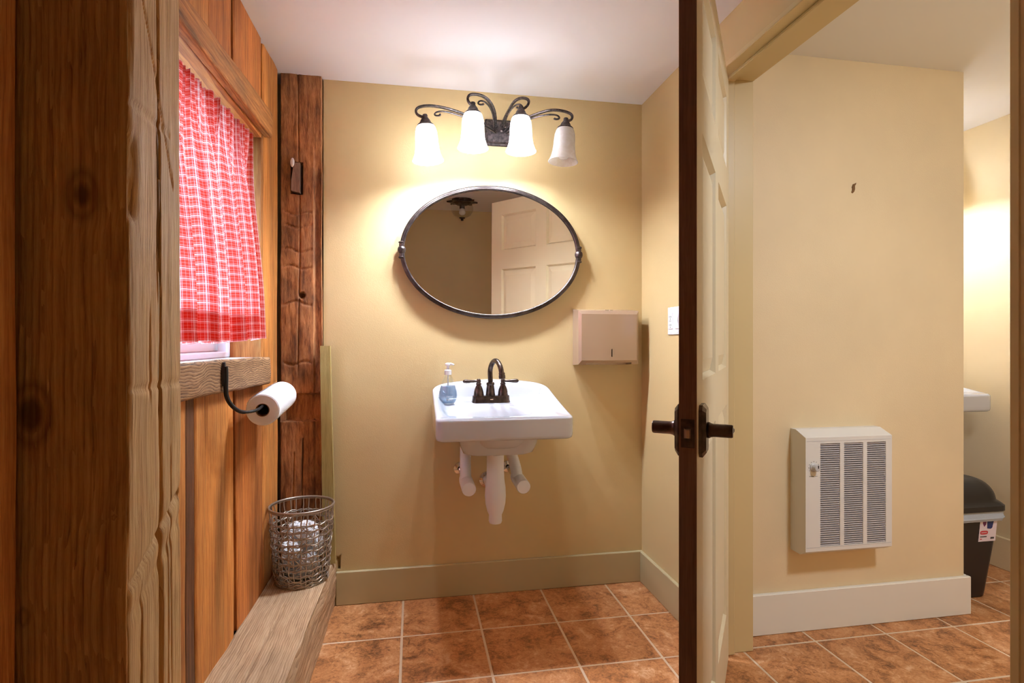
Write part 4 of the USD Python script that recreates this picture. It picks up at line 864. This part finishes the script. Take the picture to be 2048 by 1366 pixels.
for n0, sg in ((0, -1), (DT, 1)):
    def S(a): return n0 + sg * a
    ro = hull([(UK + u, S(0.0), ZK + z) for u, z in ((-.034, -.044), (.034, -.044), (-.034, .044), (.034, .044), (-.024, -.054), (.024, -.054), (-.024, .054), (.024, .054))] +
              [(UK + u, S(.007), ZK + z) for u, z in ((-.034, -.044), (.034, -.044), (-.034, .044), (.034, .044), (-.024, -.054), (.024, -.054), (-.024, .054), (.024, .054))] +
              [(UK + u, S(.014), ZK + z) for u, z in ((-.025, -.038), (.025, -.038), (-.025, .038), (.025, .038), (-.018, -.045), (.018, -.045), (-.018, .045), (.018, .045))])
    h = obj('door_handle', Dm(ro), MATS['oil_bronze'], do, 20)
    st = cat_(lathe([(.0165, .012), (.017, .018), (.015, .021), (.0138, .026), (.0138, .061), (.0125, .064), (0, .064)], 24, (UK, S(0), ZK), (0, sg, 0)))
    obj('stem', Dm(st), MATS['oil_bronze'], h, 35)
    lev = spline([(UK + .004, S(.048), ZK), (UK - .02, S(.048), ZK - .003), (UK - .06, S(.048), ZK - .011), (UK - .092, S(.050), ZK - .015), (UK - .108, S(.058), ZK - .010)], 24)
    obj('lever', Dm(tube(lev, np.r_[np.linspace(.0115, .0085, 20), .008, .008, .007, .004], 14)), MATS['oil_bronze'], h, True)
for z in (.24, 1.02, 1.80):
    obj('hinge', Dm(cat_(lathe([(.0055, 0), (.0055, .088), (0, .09)], 14, (-.006, DT + .003, z)), bx(-.001, .0, .004, DT, z, z + .088))), MATS['pewter_bronze'], do, 35)

# ------------------------------------------------------------------ hall heater
he = thing('wall_heater', 'white built-in wall heater with three louvred grilles and a grey knob', 'heater', (1.6235, YH, .31))
hx0, hx1, hz0, hz1, hf = 1.440, 1.812, .318, .772, YH - .085
hb = man(hull([(x, y, z) for x in (hx0, hx1) for y, z in ((YH, hz0 - .002), (YH, hz1 + .012), (hf + .055, hz1 + .012), (hf, hz1 - .012), (hf, hz0 + .016), (hf + .03, hz0 - .002))]))
gx = ((1.5015, 1.5855), (1.603, 1.685), (1.7025, 1.785)); gz0, gz1 = .352, .737
for a_, b_ in gx: hb = hb - man(bx(a_, b_, hf - .02, hf + .05, gz0, gz1))
obj('case', hb, MATS['heater_paint'], he, False)
obj('interior', bx(hx0 + .05, hx1 - .02, hf + .046, hf + .05, gz0 - .005, gz1 + .005), MATS['dark_void'], he, False)
NS = 48
for a_, b_ in gx:
    for k in range(NS):
        z = gz0 + (k + .5) * (gz1 - gz0) / NS
        obj('louver_slat', hull([(x, y, zz) for x in (a_ - .001, b_ + .001) for y, zz in ((hf + .002, z - .0024), (hf + .003, z + .0004), (hf + .014, z + .0052), (hf + .014, z + .0040))]), MATS['louver_metal'], he, False)
kn = obj('knob', lathe([(.016, 0), (.0165, .003), (.013, .006), (.0125, .020), (.011, .0225), (0, .023)], 28, (1.474, hf, .650), (0, -1, 0)), MATS['grey_plastic'], he, 35, label='grey thermostat knob')
obj('pointer', bx(1.4735, 1.4765, hf - .0238, hf - .0225, .650, .661), MATS['print_black'], kn, False)
mk = [bx(1.474 + .0215 * math.cos(t) - .0008, 1.474 + .0215 * math.cos(t) + .0008, hf - .0004, hf, .650 + .0215 * math.sin(t) - .0016, .650 + .0215 * math.sin(t) + .0016) for t in np.linspace(-.6, 3.75, 9)]
mk.append(bx(1.455, 1.474, hf - .0004, hf, .6155, .6172)); mk.append(bx(1.478, 1.490, hf - .0004, hf, .6162, .6168))
obj('dial_marks', cat_(*mk), MATS['print_black'], he, False)
obj('seam', cat_(bx(hx0 + .004, hx1 - .004, hf - .0006, hf, hz0 + .030, hz0 + .032), bx(hx0 + .004, hx1 - .004, hf - .0006, hf, hz1 - .026, hz1 - .0245)), MATS['grey_plastic'], he, False)
# torn anchor left in the hall wall
wa_ = extrude(Polygon([(-.006, .004), (-.001, .016), (.007, .019), (.012, .022), (.010, .015), (.006, .010), (.006, -.004), (.003, -.013), (-.003, -.019), (-.008, -.016), (-.005, -.009), (-.004, -.002)]), .004)
obj('wall_anchor', on_face(wa_, (1.717, YH, 1.727), (1, 0, 0), (0, 0, 1), (0, -1, 0)), MATS['anchor_rust'], None, False, 'small torn rusty wall anchor left on the bare wall above the heater', 'wall anchor')

# ------------------------------------------------------------------ trash can
TC = np.array([2.375, 2.125, 0.0])
tc = thing('trash_can', 'black plastic trash can with domed lid and white liner behind the hall wall corner', 'trash can', TC)
def rrect(wx, wy, r, z, n=8):
    pts = []
    for cx, cy, a0 in ((wx - r, -wy + r, -90), (wx - r, wy - r, 0), (-wx + r, wy - r, 90), (-wx + r, -wy + r, 180)):
        for k in range(n + 1):
            t_ = math.radians(a0 + 90 * k / n); pts.append((cx + r * math.cos(t_), cy + r * math.sin(t_), z))
    return np.array(pts)
def loft(R, cap0=True, cap1=True):
    R = np.array(R); nr, n = R.shape[:2]; v = R.reshape(-1, 3); f = []
    for i in range(nr - 1):
        for k in range(n):
            k1 = (k + 1) % n; f += [(i * n + k, i * n + k1, (i + 1) * n + k1), (i * n + k, (i + 1) * n + k1, (i + 1) * n + k)]
    v = np.vstack([v, R[0].mean(0), R[-1].mean(0)])
    for k in range(n):
        k1 = (k + 1) % n
        if cap0: f.append((nr * n, k1, k))
        if cap1: f.append((nr * n + 1, (nr - 1) * n + k, (nr - 1) * n + k1))
    return v, np.array(f)
bw = lambda z: .104 + (.143 - .104) * z / .40
obj('bin_body', xf(loft([rrect(bw(0) - .006, bw(0) - .006, .03, .0), rrect(bw(0), bw(0), .03, .006)] + [rrect(bw(z), bw(z), .03, z) for z in np.linspace(.03, .40, 10)]), None, TC), MATS['black_plastic'], tc, 40)
obj('lid', xf(loft([rrect(.150, .150, .035, .388), rrect(.158, .158, .04, .392), rrect(.158, .158, .04, .413), rrect(.150, .150, .04, .422)] + [rrect(.150 * math.cos(t_) ** .7, .146 * math.cos(t_) ** .45, .15 * math.cos(t_) ** .7 * .5 + .0, .422 + .105 * math.sin(t_)) for t_ in np.linspace(.1, 1.45, 12)]), None, TC), MATS['black_plastic'], tc, 40, label='domed black lid')
R = []
for z, o_ in ((.396, .004), (.386, .009), (.372, .013), (.358, .016), (.348, .012)):
    q_ = rrect(bw(z) + o_, bw(z) + o_, .03, z, 24); nn = fbm(q_ * 46 + z * 70, 3); q_[:, :2] *= (1 + .09 * (nn - .5) * (z < .39))[:, None]; q_[:, 2] += .045 * (fbm(q_ * 26, 3, 3) - .5) * (z < .38); R.append(q_)
obj('liner_bag', xf(loft(R, False, False), None, TC), MATS['liner_plastic'], tc, False, label='white plastic liner folded over the rim')
# sticker on the front face (leans with the face)
tn = (bw(.4) - bw(0)) / .40; ez = np.array([0, -tn, 1]) / math.hypot(1, tn); en = np.cross((1, 0, 0), ez)
def stick(poly, h, z_off, lift, mat, parent): return obj(parent[1], on_face(extrude(poly, h), TC + (0, -bw(.255) - .0004, .255) + en * lift, (1, 0, 0), ez, en), MATS[mat], parent[0], False)
en = -en if en[1] > 0 else en
SXc = .072
st_ = stick(sbox(SXc - .045, 0, SXc + .043, .105), .0006, 0, .0, 'sticker_paper', (tc, 'sticker'))
stick(Polygon([(SXc - .010, .095), (SXc + .026, .098), (SXc + .020, .060), (SXc + .012, .055), (SXc - .006, .058)]), .0003, 0, .0006, 'print_blue', (st_, 'print'))
stick(Polygon([(SXc - .032, .10), (SXc - .012, .097), (SXc - .014, .075), (SXc - .022, .066), (SXc - .030, .08)]), .0003, 0, .0006, 'print_purple', (st_, 'print'))
stick(Point(0, 0).buffer(1, 10), .0003, 0, .0006, 'print_red', (st_, 'print')) if False else obj('print', on_face(extrude(Polygon([(SXc - .02 + .020 * np.sign(math.cos(t)) * abs(math.cos(t)) ** .6, .040 + .0085 * np.sign(math.sin(t)) * abs(math.sin(t)) ** .6) for t in np.linspace(0, 2 * np.pi, 40, endpoint=False)]), .0003), TC + (0, -bw(.255) - .0004, .255) + en * .0006, (1, 0, 0), ez, en), MATS['print_red'], st_, False)
for x0, x1, y0, y1, m_ in ((-.034, -.006, .0385, .0415, 'print_white'), (-.038, -.004, .019, .0245, 'print_black'), (-.038, -.028, .009, .013, 'print_red'), (.016, .035, .010, .018, 'print_black')):
    n_ = 7; ps = [sbox(SXc + x0 + (x1 - x0) * k / n_, y0, SXc + x0 + (x1 - x0) * (k + .7) / n_, y1) for k in range(n_)]
    obj('print', on_face(cat_(*[extrude(p, .0003) for p in ps]), TC + (0, -bw(.255) - .0004, .255) + en * .0009, (1, 0, 0), ez, en), MATS[m_], st_, False)

# ------------------------------------------------------------------ ceiling lantern (seen in the mirror) and hall lamp
LC = np.array([.40, .25, CEIL])
cl = thing('ceiling_lantern', 'unlit dark bronze ceiling lantern with a clear glass jar, seen in the mirror', 'ceiling light', LC)
OBm = MATS['oil_bronze']
pts = [((.128 if k % 2 == 0 else .086) * math.cos(k * math.pi / 8), (.128 if k % 2 == 0 else .086) * math.sin(k * math.pi / 8)) for k in range(16)]
obj('canopy', cat_(xf(extrude(Polygon(pts), .012), None, LC + (0, 0, -.028)), lathe([(0, -.05), (.045, -.046), (.075, -.03), (.084, 0), (0, 0)], 28, LC)), OBm, cl, 30)
obj('socket', lathe([(0, -.075), (.022, -.075), (.022, -.045), (0, -.044)], 20, LC), OBm, cl, 30)
obj('bulb', lathe([(0, -.130), (.018, -.126), (.028, -.112), (.026, -.096), (.016, -.076), (0, -.07)], 20, LC), MATS['bulb_off'], cl, True)
obj('glass_jar', lathe([(.014, -.150), (.040, -.147), (.070, -.130), (.088, -.10), (.092, -.07), (.084, -.045), (.080, -.038)], 36, LC), MATS['clear_glass'], cl, True)
obj('finial', lathe([(0, -.176), (.008, -.174), (.013, -.168), (.008, -.161), (.022, -.156), (.026, -.150), (0, -.147)], 20, LC), OBm, cl, 30)
HLc = np.array([1.66, .50, CEIL])
hl = thing('hall_ceiling_light', 'round flush ceiling lamp of the hall, out of the frame', 'ceiling light', HLc)
obj('pan', lathe([(.13, -.055), (.135, -.05), (.135, 0), (.12, 0), (.128, -.048), (.128, -.055), (.13, -.055)], 36, HLc), MATS['pewter_bronze'], hl, 30)
obj('glass_dome', lathe([(0, -.095), (.05, -.090), (.09, -.075), (.118, -.052), (.12, -.045), (0, -.044)], 36, HLc), MATS['hall_dome_lit'], hl, True)
